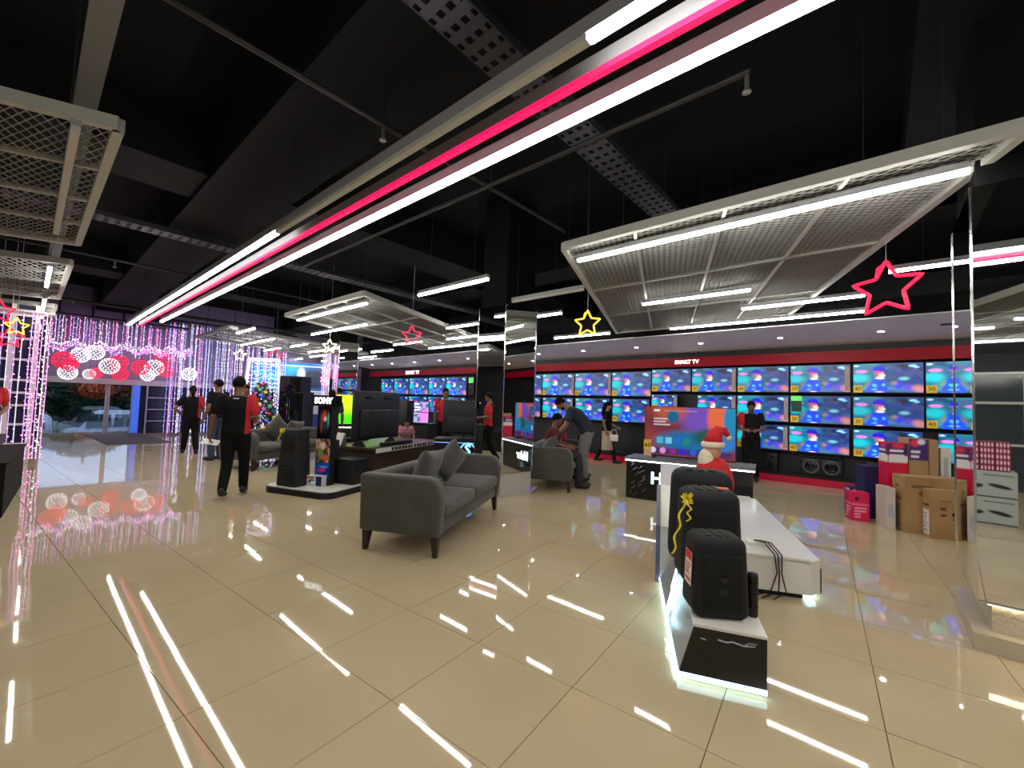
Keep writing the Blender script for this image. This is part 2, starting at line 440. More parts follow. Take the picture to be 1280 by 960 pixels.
for (x0, x1, y) in [(-13.1, -11.8, 7.65), (-12.8, -10.2, 8.75), (-10.33, -8.3, 7.95), (-8.36, -6.4, 6.99), (-7.1, -5.6, 5.92), (-15.6, -14.2, 8.5), (-13.75, -12.6, 7.0),
                    (-14.3, -13.1, 5.5), (-15.4, -14.2, 6.53), (-17.1, -14.8, 7.33), (-18.6, -16.8, 8.48), (-18.9, -18.2, 7.48), (-16.5, -15.05, 5.46), (-15.5, -12.75, 4.45), (-12.6, -11.3, 3.5)]:
    linear_light('short white linear ceiling light among those over the far end of the hall', x0, x1, y, group='linear lights over the far hall')
# line of battens under the left-hand mesh panels: first one is off
linear_light('unlit white linear light under the corner of the nearest left mesh panel', -6.4, -3.7, .105, m=OFF_L, top=3.361)
linear_light('short white linear light under the second left mesh panel', -9.9, -8.3, .11, top=3.361)
linear_light('white linear light between the second and third left mesh panels', -14.4, -11.4, .12, top=3.361)
linear_light('short white linear light near the entrance, last of the left row', -17.6, -16.2, .13)
linear_light('unlit white linear light to the left of the middle mirror column top', -4.5, -3.05, 4.92, m=OFF_L, wires=2)
# lights behind the camera (seen in the mirrors and lighting the near floor)
for (x0, x1, y) in [(-2.5, .45, -1.0), (-1.5, 1.5, -3.0), (-5.6, -4.1, -2.4), (1.6, 3.2, -2.2), (.6, 3.4, -4.9), (-4.0, -1.2, -5.2), (1.2, 4.0, 8.2), (2.4, 4.8, 4.9), (2.4, 5.2, 3.4)]:
    linear_light('short white linear ceiling light over the near end of the hall', x0, x1, y, group='linear lights over the near hall')

# ---- slanted parallelogram mesh panels
def mesh_panel(label, x0, w, ya, yb, skew, ncol, nrow, z=3.10, wire=.0022, step=.052):
    """x0 at ya; skew = dx per dy. frame, inner bars, expanded-metal sheets, hangers"""
    t = thing('mesh_panel', label, 'ceiling panel', (x0, ya, z))
    D = yb - ya
    P = lambda u, v, zz=0.: Vector((u * w + skew * v * D, v * D, zz))
    def bar(name, a, b, bw, h0, h1, m):
        a = Vector(a); b = Vector(b); d = (b - a).normalized(); n = Vector((-d.y, d.x, 0)) * bw / 2
        return MB().hexa([a - n + Vector((0, 0, h0)), b - n + Vector((0, 0, h0)), b + n + Vector((0, 0, h0)), a + n + Vector((0, 0, h0))],
                         [a - n + Vector((0, 0, h1)), b - n + Vector((0, 0, h1)), b + n + Vector((0, 0, h1)), a + n + Vector((0, 0, h1))]).build(name, m, t)
    for (a, b) in (((0, 0), (1, 0)), ((0, 1), (1, 1)), ((0, 0), (0, 1)), ((1, 0), (1, 1))):
        bar('frame_bar', P(*a), P(*b), .055, -.03, .05, FRAME_G)
    for k in range(1, ncol): bar('cross_bar', P(k / ncol, 0), P(k / ncol, 1), .03, -.012, .03, FRAME_G)
    for k in range(1, nrow): bar('cross_bar', P(0, k / nrow), P(1, k / nrow), .03, -.012, .03, FRAME_G)
    # expanded metal: thin flat strands on two diagonals, clipped to each bay; alike bays share one mesh
    cw, cd = w / ncol, D / nrow
    mb = MB(); sl = .42                       # strands run mostly along the hall
    for s in (1, -1):
        lo = min(0, -s * sl * cw); hi = cd + max(0, -s * sl * cw) + (sl * cw if s < 0 else 0)
        c = -sl * cw
        while c < cd + sl * cw:
            # y = c + s*sl*x (s=1) ; s=-1: y = c + sl*cw - sl*x
            y_at = (lambda x: c + sl * x) if s > 0 else (lambda x: c + sl * cw - sl * x)
            xs = [0, cw]
            pts = []
            xa, xb = 0., cw
            ya_, yb_ = y_at(xa), y_at(xb)
            if ya_ > yb_: xa, xb, ya_, yb_ = xb, xa, yb_, ya_
            if yb_ > 0 and ya_ < cd:
                k = (xb - xa) / (yb_ - ya_)
                if ya_ < 0: xa -= ya_ * k; ya_ = 0.
                if yb_ > cd: xb -= (yb_ - cd) * k; yb_ = cd
                a = Vector((xa + skew * ya_, ya_, 0)); b = Vector((xb + skew * yb_, yb_, 0))
                d = (b - a)
                if d.length > .01:
                    d.normalize(); n = Vector((-d.y, d.x, 0)) * wire
                    u = Vector((0, 0, .006 if s > 0 else .004)); l = Vector((0, 0, -.004 if s > 0 else -.006))
                    mb.add([a - n + l, b - n + l, b + n + l, a + n + l, a + u, b + u], [(0, 3, 2, 1), (0, 1, 5, 4), (3, 4, 5, 2)])
            c += step
    me = mb.mesh('mesh_sheet', MESH_G)
    for i in range(ncol):
        for j in range(nrow):
            o = link('mesh_sheet', me, t); o.location = P(i / ncol, j / nrow, .012)
    for (u, v) in ((.08, .04), (.92, .04), (.08, .96), (.92, .96), (.5, .5)):
        p = P(u, v); MB().tube([(p.x, p.y, .03), (p.x, p.y, ZC - z - .001)], .008, 6).build('hanger_rod', DARK_M, t)
    return t
mesh_panel('big grey slanted mesh ceiling panel between the yellow and red stars', -2.53, 3.19, 3.66, 8.6, -.385, 4, 3)
mesh_panel('grey slanted mesh ceiling panel left of the middle mirror column', -9.32, 3.1, 3.45, 8.4, -.40, 4, 3, step=.07)
mesh_panel('far grey slanted mesh ceiling panel above the curtain of light strings', -15.4, 3.1, 3.25, 8.2, -.40, 4, 3, step=.11, wire=.003)
for (x, lab, st) in ((-6.95, 'nearest grey slanted mesh panel over the left aisle, with the unlit batten', .06), (-11.46, 'second grey slanted mesh panel over the left aisle', .09), (-16.0, 'third grey slanted mesh panel over the left aisle, nearest the entrance', .11)):
    mesh_panel(lab, x - 2.06, 3.31, -4.86, .29, .40, 4, 3, step=st)
mesh_panel('grey slanted mesh ceiling panel over the near end of the hall', -.6, 3.2, -5.2, -.2, .40, 4, 3, step=.08)

# flat grey channel above the left panels, cable trays, pipes with sprinklers
tag(MB().box(-14.8, 1.0, .094, .21, 3.36, 3.42).build('cable_channel', mat('channel_grey', (.16, .16, .17), .5)), 'flat grey cable channel running above the left mesh panels', 'cable channel')
def tray(label, x, y0, y1, z, w=.30):
    t = thing('cable_tray', label, 'cable tray', (x, y0, z))
    L = y1 - y0; n = int(L / .12); mb = MB()
    for s in (-1, 1): MB().box(s * w / 2 - .006, s * w / 2 + .006, 0, L, 0, .07).build('side_rail', TRAY_M, t)
    for k in range(n + 1):                       # perforated floor: cross strips and two runners leave open slots
        mb.box(-w / 2, w / 2, k * L / n - .035, k * L / n + .035, 0, .004)
    for xx in (-.09, 0, .09): mb.box(xx - .02, xx + .02, 0, L, .0005, .0045)
    mb.build('perforated_floor', TRAY_M, t)
    for k in range(3): MB().tube([(0, L * (k + .5) / 3, .004), (0, L * (k + .5) / 3, ZC - z - .001)], .008, 5).build('hanger_rod', DARK_M, t)
tray('perforated metal cable tray crossing above the pink light line', -1.98, -2.0, 6.4, 3.80)
tray('perforated metal cable tray crossing the far ceiling', -8.3, -2.0, 9.5, 3.85)
def pipe(label, pts, heads, r=.022):
    t = thing('sprinkler_pipe', label, 'pipe', (0, 0, 0))
    MB().tube(pts, r, 8).build('pipe_run', DARK_M, t)
    for (x, y, z) in heads:
        hd = MB().tube([(x, y, z), (x, y, z - .09)], .014, 8).build('sprinkler_head', mat('sprinkler_metal', (.45, .45, .45), .3, metal=.8), t)
        MB().lathe([(.008, z - .13), (.028, z - .125), (.028, z - .118), (.012, z - .09)], 10, (x, y)).build('deflector', mat('sprinkler_metal'), hd)
    for k in (0, len(pts) // 2):
        p = pts[k]; MB().tube([(p[0] + .05, p[1], p[2]), (p[0] + .05, p[1], ZC - .001)], .007, 5).build('hanger_rod', DARK_M, t)
pipe('thin black sprinkler pipe beside the long white light line, ending in a sprinkler', [(-7.5, 2.95, 3.62), (-3, 2.95, 3.62), (-.62, 2.95, 3.62)], [(-.64, 2.95, 3.61)])
pipe('thin black sprinkler pipe across the light lines', [(-3.1, -1.5, 3.7), (-3.1, 1.8, 3.7), (-3.1, 4.5, 3.7)], [(-3.1, 1.82, 3.69), (-3.1, -1.2, 3.69)])
pipe('thin black sprinkler pipe over the far end of the hall', [(-10.3, -5, 3.75), (-10.3, 2, 3.75), (-10.3, 8.4, 3.75)], [(-10.3, .9, 3.74), (-10.3, 5.9, 3.74)])
pipe('black pipe close to the entrance ceiling', [(-14.6, -5, 3.55), (-14.6, 2, 3.55), (-14.6, 8.4, 3.55)], [(-14.6, .6, 3.54)], .04)

# ================================================================== MIRROR COLUMNS
STONE = mat('rough_stone', (.50, .44, .34), .8, bump=1.0, bscale=35, var=.15, vscale=30)
def inset(poly, k):
    """move every edge of a counter-clockwise polygon inwards by k"""
    n = len(poly); out = []
    for i in range(n):
        p0, p1, p2 = Vector(poly[i - 1]), Vector(poly[i]), Vector(poly[(i + 1) % n])
        a = (p1 - p0).normalized(); b = (p2 - p1).normalized(); na = Vector((-a.y, a.x)); nb = Vector((-b.y, b.x))
        out.append(tuple(p1 + (na + nb) * (k / (1 + na.dot(nb)))))
    return out
def mirror_column(label, corners, ztop=2.95, zb=.36, ledge=False):
    """corners: counter-clockwise footprint"""
    cx = sum(c[0] for c in corners) / 4; cy = sum(c[1] for c in corners) / 4
    q = [(c[0] - cx, c[1] - cy) for c in corners]
    t = thing('mirror_column', label, 'column', (cx, cy, 0))
    MB().prism(inset(q, .03), zb, ZC - .002).build('column_core', BLACK_P, t)
    if ledge:
        MB().prism(inset(q, -.02), 0, .105).build('stone_ledge', mat('tan_ledge', (.46, .40, .30), .3), t)
        MB().prism(inset(q, .07), .106, zb - .012).build('stone_base', STONE, t)
        a, b = inset(q, .05)[0], inset(q, .05)[1]
        MB().box(a[0], b[0], a[1], a[1] + .018, zb - .03, zb - .014).build('cove_light', mat('warm_cove', (1, .9, .7), emit=9., ecol=(1, .86, .6)), t)
    else:
        MB().prism(inset(q, .012), 0, zb - .014).build('base', mat('column_base', (.45, .44, .42), .3), t)
    g = .007; n4 = len(q)
    for i in range(n4):
        p = Vector((*q[i], 0)); r_ = Vector((*q[(i + 1) % n4], 0)); d = (r_ - p).normalized(); n = Vector((d.y, -d.x, 0))
        p2, q2 = p + d * g, r_ - d * g; za, zc = Vector((0, 0, zb + .002)), Vector((0, 0, ztop - .002))
        MB().hexa([p2 + za, q2 + za, q2 - n * .028 + za, p2 - n * .028 + za], [p2 + zc, q2 + zc, q2 - n * .028 + zc, p2 - n * .028 + zc]).build('mirror_pane', MIRROR, t)
        MB().box(p.x - .006, p.x + .006, p.y - .006, p.y + .006, zb, ztop).build('corner_trim', CHROME, t)
    MB().prism(q, zb - .013, zb - .0005).build('bottom_trim', CHROME, t)
    return t
mirror_column('slim mirror-clad column behind the grey sofa', [(-4.889, 4.74), (-4.33, 4.77), (-4.238, 5.42), (-4.797, 5.39)])
mirror_column('mirror-clad column far down the hall behind the warm white star', [(-11.6, 5.45), (-10.95, 5.45), (-10.95, 6.0), (-11.6, 6.0)])
mirror_column('wide mirror-clad column with a stone base lit from above, beside the stacked cartons', [(.45, 3.96), (1.75, 3.96), (1.75, 4.88), (.45, 4.88)], ztop=2.93, zb=.30, ledge=True)
# ================================================================== THE TELEVISION WALL
def cricket(seed, hue=0.):
    rg = random.Random(seed); du = rg.uniform(-.02, .02)
    p = Pic(104, 58, lin(18, 92, 122))
    p.noise(4, seed, lin(16, 62, 100), .35, .65).noise(6, seed + 1, lin(22, 128, 138), .5, .8, .7)
    p.ell(.82, .62, .34, .55, lin(30, 52, 110), .5).ell(.70, .87, .12, .10, lin(14, 26, 48), .5).ell(.93, .70, .08, .2, lin(24, 40, 84), .5)
    p.rect(0, 0, 1, .24, lin(92, 118, 150), .14, .6).noise(9, seed + 2, lin(70, 80, 130), .6, .8, .35)
    p.ell(.09, .50, .15, .15, lin(18, 160, 172), .35, -.4).ell(.12, .73, .085, .05, lin(230, 110, 200), .3).ell(.05, .93, .04, .03, lin(150, 200, 210), .4)
    p.ell(.66, .24, .06, .13, lin(50, 52, 190), .5).ell(.80, .17, .06, .11, lin(84, 60, 180), .5).ell(.74, .47, .07, .06, lin(96, 160, 170), .4).ell(.58, .52, .06, .06, lin(20, 70, 90), .5)
    p.ell(.24, .28, .06, .09, lin(140, 120, 52), .6, 0, .5).ell(.60, .32, .045, .07, lin(160, 128, 44), .5, 0, .5).ell(.94, .13, .08, .12, lin(205, 118, 100), .5, .3, .7)
    p.ell(.385 + du, .16, .125, .36, lin(20, 58, 215), .10).ell(.33 + du, .05, .12, .26, lin(24, 70, 225), .14).ell(.46 + du, .06, .07, .26, lin(22, 60, 205), .14)       # shirt
    p.ell(.335 + du, .24, .03, .05, lin(80, 190, 255), .5, .3, .7).ell(.465 + du, .26, .022, .05, lin(90, 205, 255), .5, 0, .6).ell(.33 + du, .10, .04, .03, lin(90, 190, 250), .5, .4, .6)
    p.ell(.41 + du, .63, .062, .13, lin(205, 148, 138), .12).ell(.455 + du, .58, .035, .05, lin(228, 190, 186), .3).ell(.37 + du, .62, .02, .06, lin(120, 70, 62), .4)       # face
    p.ell(.415 + du, .49, .065, .035, lin(205, 216, 236), .3)
    p.ell(.40 + du, .79, .095, .115, lin(20, 24, 178), .10).ell(.475 + du, .735, .075, .028, lin(14, 16, 128), .2, -.15).ell(.39 + du, .72, .075, .02, lin(200, 60, 80), .3)       # cap
    p.ell(.405 + du, .015, .055, .02, lin(235, 190, 215), .4).ell(.86, .90, .055, .04, lin(130, 190, 250), .3).ell(.91, .85, .04, .03, lin(110, 180, 250), .3)
    return p
SCR = screen_mat('cricket_broadcast', 1.9)
scr_meshes = {}
def television(label, xc, zc, w, h, variant=0, y=10.36, badge=True, parent_group='televisions on the wall', loc=None, rz=0., pic=None, cat='television', price='60', name='television'):
    t = thing(name, label, cat, loc or (xc, y, zc), rz, parent_group)
    MB().box(-w / 2, w / 2, 0, .05, -h / 2, h / 2).build('casing', BLACK_PL, t)
    key = (variant, round(w, 2), round(h, 2))
    if key not in scr_meshes:
        scr_meshes[key] = (pic or cricket(variant * 11 + 3)).mesh('screen_picture', w - .018, h - .03, SCR)
    link('screen', scr_meshes[key], t, facing((0, -.0015, .005), (1, 0, 0), (0, 0, 1)))
    MB().box(-w * .2, w * .2, .05, .24, -h * .3, h * .15).build('wall_bracket', DARK_M, t)
    if badge:
        rg = random.Random(int(xc * 100) + int(zc * 10))
        bd = MB().box(-w / 2 + .01, -w / 2 + .145, -.007, -.003, -h / 2 + .015, -h / 2 + .15).build('price_badge', YELLOW_T, t)
        text_mesh('badge_number', rg.choice(['50', '60', '40', '30']), .10, INK, bd, facing((-w / 2 + .077, -.0085, -h / 2 + .082), (1, 0, 0), (0, 0, 1)), .0005)
        if rg.random() < .45:
            MB().box(w / 2 - .09, w / 2 - .015, -.007, -.003, -h / 2 + .05, h / 2 - .04).build('spec_card', mat('spec_card', (.45, .36, .36), .6), t)
    return t
ORD = ['first', 'second', 'third', 'fourth', 'fifth', 'sixth']
def from_sign(row, xc, size='cricket'):
    """place on the wall told from the SMART TV lettering on the fascia (x = -3.45)"""
    k = int(round((xc + 3.9) / .99)) if xc > -4.4 else -int(round((-4.4 - xc) / 1.16 + .5))
    if k == 0: return '%s television in the %s row, just left of the SMART TV lettering' % (size, row)
    if k > 0: return '%s television, %s in the %s row past the SMART TV lettering towards the cartons' % (size, ORD[k - 1], row)
    return '%s television, %s in the %s row from the lettering towards the middle column' % (size, ORD[-k - 1], row)
for k, (a, b) in enumerate([(.605, 1.58), (-.39, .59), (-1.40, -.42), (-2.39, -1.42), (-3.37, -2.41), (-4.35, -3.39)]):
    television(from_sign('top', (a + b) / 2, 'cricket'), (a + b) / 2, 2.125, b - a, .565, k % 4)
for k, (a, b) in enumerate([(.605, 1.58), (-.39, .59), (-1.40, -.42), (-2.39, -1.42), (-3.24, -2.41), (-4.35, -3.70)]):
    hh = .555 if b - a > .7 else .40
    television(from_sign('second', (a + b) / 2, 'cricket'), (a + b) / 2, 1.782 - hh / 2, b - a, hh, k % 4 + (10 if hh < .5 else 0))
for k, (a, b) in enumerate([(-.39, .57), (-1.42, -.44), (-2.39, -1.43), (.75, 1.7)]):
    television(from_sign('lowest', (a + b) / 2, 'cricket'), (a + b) / 2, .905, b - a, .53, (k + 1) % 4)
for k, (a, b) in enumerate([(-5.46, -4.37), (-6.63, -5.48), (-7.80, -6.65), (-8.97, -7.82), (-10.14, -9.0)]):
    television(from_sign('upper', (a + b) / 2, 'large cricket'), (a + b) / 2, 2.04, b - a, .65, k % 4)
    television(from_sign('lower', (a + b) / 2, 'large cricket'), (a + b) / 2, 1.345, b - a - .06, .62, (k + 2) % 4)
for k, (a, b) in enumerate([(-12.33, -11.21), (-13.38, -12.36), (-14.65, -13.42), (-15.75, -14.70), (-16.75, -15.8)]):
    television('bluish television, %s in the upper row from the tall green card towards the entrance' % ORD[k], (a + b) / 2, 2.0, b - a, .68, k % 4, badge=False)
    television('bluish television, %s in the lower row from the tall green card towards the entrance' % ORD[k], (a + b) / 2, 1.29, b - a, .62, (k + 1) % 4, badge=False)
# green info card beside a screen, and dark cards between the middle-row screens
for (x, z, w, h, m, lab) in [(-11.02, 2.02, .3, .66, 'green_card', 'tall green and black information card on the far screen wall')]:
    t = thing('info_card', lab, 'sign', (x, 10.40, z))
    MB().box(-w / 2, w / 2, 0, .219, -h / 2, h / 2).build('card_board', BLACK_PL, t)
    MB().box(-w / 2 + .03, w / 2 - .03, -.004, 0, .1, h / 2 - .04).build('green_field', mat('green_card', (.10, .55, .12), .5, emit=.7, ecol=(.15, .8, .15)), t)
t = thing('info_card', 'green headed card stuck on a second-row cricket screen', 'sign', (-1.29, 10.3525, 1.62))
MB().box(-.09, .09, 0, .006, -.16, .16).build('card_board', mat('dark_green_card', (.01, .06, .04), .5), t)
MB().box(-.09, .09, -.003, -.0005, .06, .16).build('green_field', mat('green_card'), t)
# black low shelf behind the plinth with loudspeakers on it
tag(struct(MB().box(-17.4, 5.8, 10.40, 10.618, .1355, .20).build('trim_12', BLACK_PL)))
def wall_speaker(label, x, kind, z=.136):
    t = thing('speaker_box' if kind != 'bar' else 'soundbar', label, 'speaker', (x, 10.365, z), 0, 'speakers on the red plinth')
    if kind == 'sub':
        rbox('cabinet', -.17, .17, 0, .26, .066, .40, .012, BLACK_PL, t, 2)
        MB().add(*ring((0, -.002, .24), .125, .012)).build('cone_ring', mat('grey_ring', (.10, .10, .11), .4), t)
        MB().ball((0, -.002, .24), .105, .012, .105, 16, 8).build('cone', BLACK_G, t)
    elif kind == 'tall':
        rbox('cabinet', -.10, .10, 0, .2, .066, .44, .01, BLACK_PL, t, 2)
        for zz, rr in ((.17, .06), (.34, .035)): MB().ball((0, -.002, zz), rr, .01, rr, 14, 6).build('cone', BLACK_G, t)
    else:
        rbox('cabinet', -.45, .45, .0, .10, .066, .14, .02, BLACK_PL, t, 2)
def ring(c, r, w, n=24, axis='y'):
    vs = []; fs = []
    for k in range(n):
        a = 2 * math.pi * k / n
        for (rr, yy) in ((r - w, 0.), (r, -.006), (r + w, 0.), (r, .006)):
            vs.append((c[0] + rr * math.cos(a), c[1] + yy, c[2] + rr * math.sin(a)))
    for k in range(n):
        for j in range(4):
            fs.append((k * 4 + j, k * 4 + (j + 1) % 4, ((k + 1) % n) * 4 + (j + 1) % 4, ((k + 1) % n) * 4 + j))
    return vs, fs
for (x, kd, lab) in [(-.72, 'sub', 'black subwoofer with a round cone on the red plinth'), (-1.05, 'sub', 'black subwoofer beside another on the red plinth, nearer the standing salesman'), (-1.72, 'tall', 'slim black speaker on the red plinth behind the standing salesman'),
                     (-.1, 'tall', 'small black speaker on the plinth beside the cartons'), (.2, 'sub', 'black subwoofer on the plinth behind the cartons'), (-4.9, 'bar', 'black soundbar on the plinth behind the walking woman'), (-2.6, 'bar', 'black soundbar on the plinth behind the figurine'), (-6.6, 'tall', 'black speaker on the plinth behind the second sofa')]:
    wall_speaker(lab, x, kd)

# ================================================================== NEON STARS
def star(label, x, y, zc, size, m, top=ZC - .001, turn=0.):
    t = thing('neon_star', label, 'star decoration', (x, y, zc), turn)
    pts = []
    for k in range(10):
        a = math.pi / 2 + k * math.pi / 5; rr = size / 2 if k % 2 == 0 else size * .24
        pts.append(Vector((math.cos(a) * rr, 0, math.sin(a) * rr)))
    sm = []                                        # rounded corners
    for k in range(10):
        p, q, n = pts[k], pts[(k - 1) % 10], pts[(k + 1) % 10]
        sm += [p.lerp(q, .14), p.lerp(q, .03).lerp(p.lerp(n, .03), .5), p.lerp(n, .14)]
    MB().tube(sm, size * .030, 8, closed=True).build('neon_tube', m, t, True)
    MB().tube([(0, 0, size * .47), (.0, 0, top - zc)], .003, 5).build('cord', WHITE_P, t)
    MB().tube([(.0, 0, size * .45), (-size * .11, 0, size * .38), (-size * .13, 0, size * .22)], size * .03, 6).build('power_lead', m, t)
NEON_R = mat('neon_red', (.9, .02, .08), .4, emit=1.5, ecol=(1., .008, .06))
NEON_Y = mat('neon_yellow', (1, .75, .1), .4, emit=2.2, ecol=(1., .55, .03))
NEON_W = mat('neon_warm', (1, .9, .7), .4, emit=3.0, ecol=(1., .72, .35))
yw = lambda x, y: math.atan2(-x, y) * 1.0
star('big red neon star hanging from the corner of the big mesh panel', .05, 5.25, 2.62, .54, NEON_R, 3.071, -.3)
star('yellow neon star hanging beside the big mesh panel', -3.085, 5.1, 2.58, .38, NEON_Y, 3.071, .3)
star('small red neon star hanging under the second mesh panel', -6.87, 4.86, 2.68, .40, NEON_R, turn=.6)
star('warm white neon star hanging above the SONY stand', -10.21, 4.83, 2.68, .36, NEON_W, turn=.8)
star('small warm white neon star hanging in front of the light-string curtain', -14.7, 4.2, 2.62, .36, NEON_W, turn=1.)
star('dim red neon star hanging near the dark cabinets', -14.0, 4.95, 2.62, .5, mat('neon_red_dim', (.6, .02, .05), .5, emit=.8, ecol=(1, .02, .08)), turn=1.)
star('yellow neon star hanging over the left aisle', -10.85, -.17, 2.43, .30, NEON_Y, turn=1.4)
star('red neon star behind the yellow one over the left aisle', -11.25, -.24, 2.26, .36, NEON_R, turn=1.4)
star('red neon star hanging at the edge of the left aisle', -10.95, -.37, 2.66, .40, NEON_R, turn=1.2)

# ================================================================== SOFAS
def sofa(label, loc, rz, L=2.0, pillows=()):
    t = thing('sofa', label, 'sofa', (loc[0], loc[1], 0), rz)
    h0, ht, dp = .185, .72, .84
    a = L / 2
    bk, fr = -.42, .42
    MBr = lambda n, *q, **k: rbox(n, *q, SOFA, t, **k)
    MBr('base', -a + .10, a - .10, bk + .05, fr - .045, h0, .33, .02)
    # back: leans a little, rounded top
    bm = MB(); 
    rbox('backrest', -a + .03, a - .03, bk, bk + .17, h0 + .002, ht, .055, SOFA, t, 4)
    for s in (-1, 1):
        # arm: side panel whose front edge curves down towards the seat
        prof = [(bk + .01, h0), (fr - .02, h0), (fr, .42), (fr - .005, .56), (fr - .025, .645), (fr - .07, .70), (fr - .14, .722), (bk + .01, .722)]
        th = .13; x0 = s * a; x1 = s * (a - th)
        bm = bmesh.new()
        A = [bm.verts.new((x0 + s * .018 * ((z - h0) / .5), y, z)) for y, z in prof]; B = [bm.verts.new((x1, y, z)) for y, z in prof]
        n = len(prof)
        bm.faces.new(A); bm.faces.new(B[::-1])
        for i in range(n): bm.faces.new((A[i], B[i], B[(i + 1) % n], A[(i + 1) % n]))
        bmesh.ops.recalc_face_normals(bm, faces=bm.faces[:])
        sharp = [e for e in bm.edges if e.calc_face_angle(0) > 1.0]
        bmesh.ops.bevel(bm, geom=sharp, offset=.035, segments=4, affect='EDGES', profile=.5, clamp_overlap=True)
        me = bpy.data.meshes.new('armrest'); bm.to_mesh(me); bm.free(); me.materials.append(SOFA)
        me.polygons.foreach_set('use_smooth', [True] * len(me.polygons)); link('armrest', me, t)
    inner = a - .135
    for s in (-1, 1):
        rbox('seat_cushion', (-inner if s < 0 else .004), (-.004 if s < 0 else inner), bk + .165, fr - .005, .335, .465, .035, SOFA, t, 3, puff=.018, cuts=3)
    for sx in (-1, 1):
        for sy in (-1, 1):
            x, y = sx * (a - .07), sy * .35
            MB().hexa([(x - .02 + sx * .012, y - .02 + sy * .01, 0), (x + .02 + sx * .012, y - .02 + sy * .01, 0), (x + .02 + sx * .012, y + .02 + sy * .01, 0), (x - .02 + sx * .012, y + .02 + sy * .01, 0)],
                      [(x - .036, y - .036, h0 + .01), (x + .036, y - .036, h0 + .01), (x + .036, y + .036, h0 + .01), (x - .036, y + .036, h0 + .01)]).build('leg', LEGW, t)
    return t
def pillow(label, loc, rot, size=.44):
    """soft square cushion: local XY is the face"""
    n = 14; vs = []; fs = []
    for side in (1, -1):
        for j in range(n + 1):
            for i in range(n + 1):
                u, v = i / n * 2 - 1, j / n * 2 - 1
                pin = 1 - .09 * (1 - abs(u) ** 2) * abs(v) ** 3; pin2 = 1 - .09 * (1 - abs(v) ** 2) * abs(u) ** 3
                hh = .085 * ((1 - u ** 4) * (1 - v ** 4)) ** .55 + .002
                vs.append((u * size / 2 * pin2, v * size / 2 * pin, side * hh))
    m = (n + 1) ** 2
    for j in range(n):
        for i in range(n):
            q = j * (n + 1) + i
            fs.append((q, q + 1, q + n + 2, q + n + 1)); fs.append((m + q, m + q + n + 1, m + q + n + 2, m + q + 1))
    edge = [i for i in range(n + 1)] + [j * (n + 1) + n for j in range(1, n + 1)] + [n * (n + 1) + i for i in range(n - 1, -1, -1)] + [j * (n + 1) for j in range(n - 1, 0, -1)]
    for k in range(len(edge)):
        p, q = edge[k], edge[(k + 1) % len(edge)]; fs.append((p, m + p, m + q, q))
    o = MB().add(vs, fs).build('cushion', PILLOW, None, True)
    o.matrix_world = Matrix.Translation(loc) @ rot
    return tag(o, label, 'cushion')
SR = R(-63.3)
def sofa_pt(c, x, y, z): return Vector((c[0] + x * math.cos(SR) - y * math.sin(SR), c[1] + x * math.sin(SR) + y * math.cos(SR), z))
def leaning(spin, lean, twist=0.): return Matrix.Rotation(SR + twist, 4, 'Z') @ Matrix.Rotation(R(90) - lean, 4, 'X') @ Matrix.Rotation(spin, 4, 'Z')
S1 = (-3.80, 3.20); S2 = (-4.60, 6.60); S3 = (-9.62, 3.55)
sofa('grey fabric sofa with two cushions, standing alone in the aisle', S1, SR)
sofa('grey fabric sofa behind the middle mirror column, with people around it', S2, SR)
sofa('grey fabric sofa far down the hall behind the walking man', S3, SR)
pillow('grey cushion standing on the sofa beside the near armrest', sofa_pt(S1, .36, -.03, .685), leaning(R(4), R(18)).to_4x4(), .46)
pillow('grey cushion tilted on its corner against the sofa back', sofa_pt(S1, -.12, .03, .73), leaning(R(30), R(24), R(-12)).to_4x4(), .44)
pillow('grey cushion lying against the arm of the sofa behind the mirror column', sofa_pt(S2, .76, -.05, .66), leaning(R(20), R(28), R(20)).to_4x4(), .44)
pillow('grey cushion on the sofa between the seated people', sofa_pt(S2, -.45, -.06, .69), leaning(R(40), R(20)).to_4x4(), .42)
pillow('grey cushion tilted on its corner on the far sofa', sofa_pt(S3, .1, .02, .74), leaning(R(35), R(20)).to_4x4(), .48)
pillow('grey cushion at the far arm of the far sofa', sofa_pt(S3, -.5, -.05, .68), leaning(R(5), R(20)).to_4x4(), .44)

# ================================================================== SPEAKER ISLAND (plinth with three party speakers, white desk)
IO, IA = (-.62, 2.42), math.atan2(.37, .93)          # local x = across, local y = towards the screen wall
def isl(e, d, z): return (IO[0] + e * math.cos(IA) - d * math.sin(IA), IO[1] + e * math.sin(IA) + d * math.cos(IA), z)
t = thing('speaker_plinth', 'white topped black plinth edged with a cool light strip, carrying three black speakers', 'plinth', isl(0, 0, 0), IA)
bot = [(-.20, .0, .045), (.20, .0, .045), (.20, 1.26, .045), (-.20, 1.26, .045)]
MB().hexa([(-.205, .0, .045), (.20, .0, .045), (.20, 1.26, .045), (-.30, 1.26, .045)], [(-.135, .0, .288), (.20, .0, .288), (.20, 1.26, .288), (-.15, 1.26, .288)]).build('plinth_body', mat('plinth_side', (.30, .31, .33), .35), t)
MB().hexa([(-.202, -.006, .045), (.203, -.006, .045), (.203, -.0005, .045), (-.202, -.0005, .045)], [(-.134, -.006, .288), (.203, -.006, .288), (.203, -.0005, .288), (-.134, -.0005, .288)]).build('front_panel', BLACK_G, t)
MB().prism([(-.138, -.008), (.205, -.008), (.205, 1.262), (-.155, 1.262)], .289, .302).build('top_panel', WHITE_LAM, t)
MB().prism([(-.17, .03), (.17, .03), (.17, 1.25), (-.24, 1.25)], 0, .044).build('recessed_foot', BLACK_PL, t)
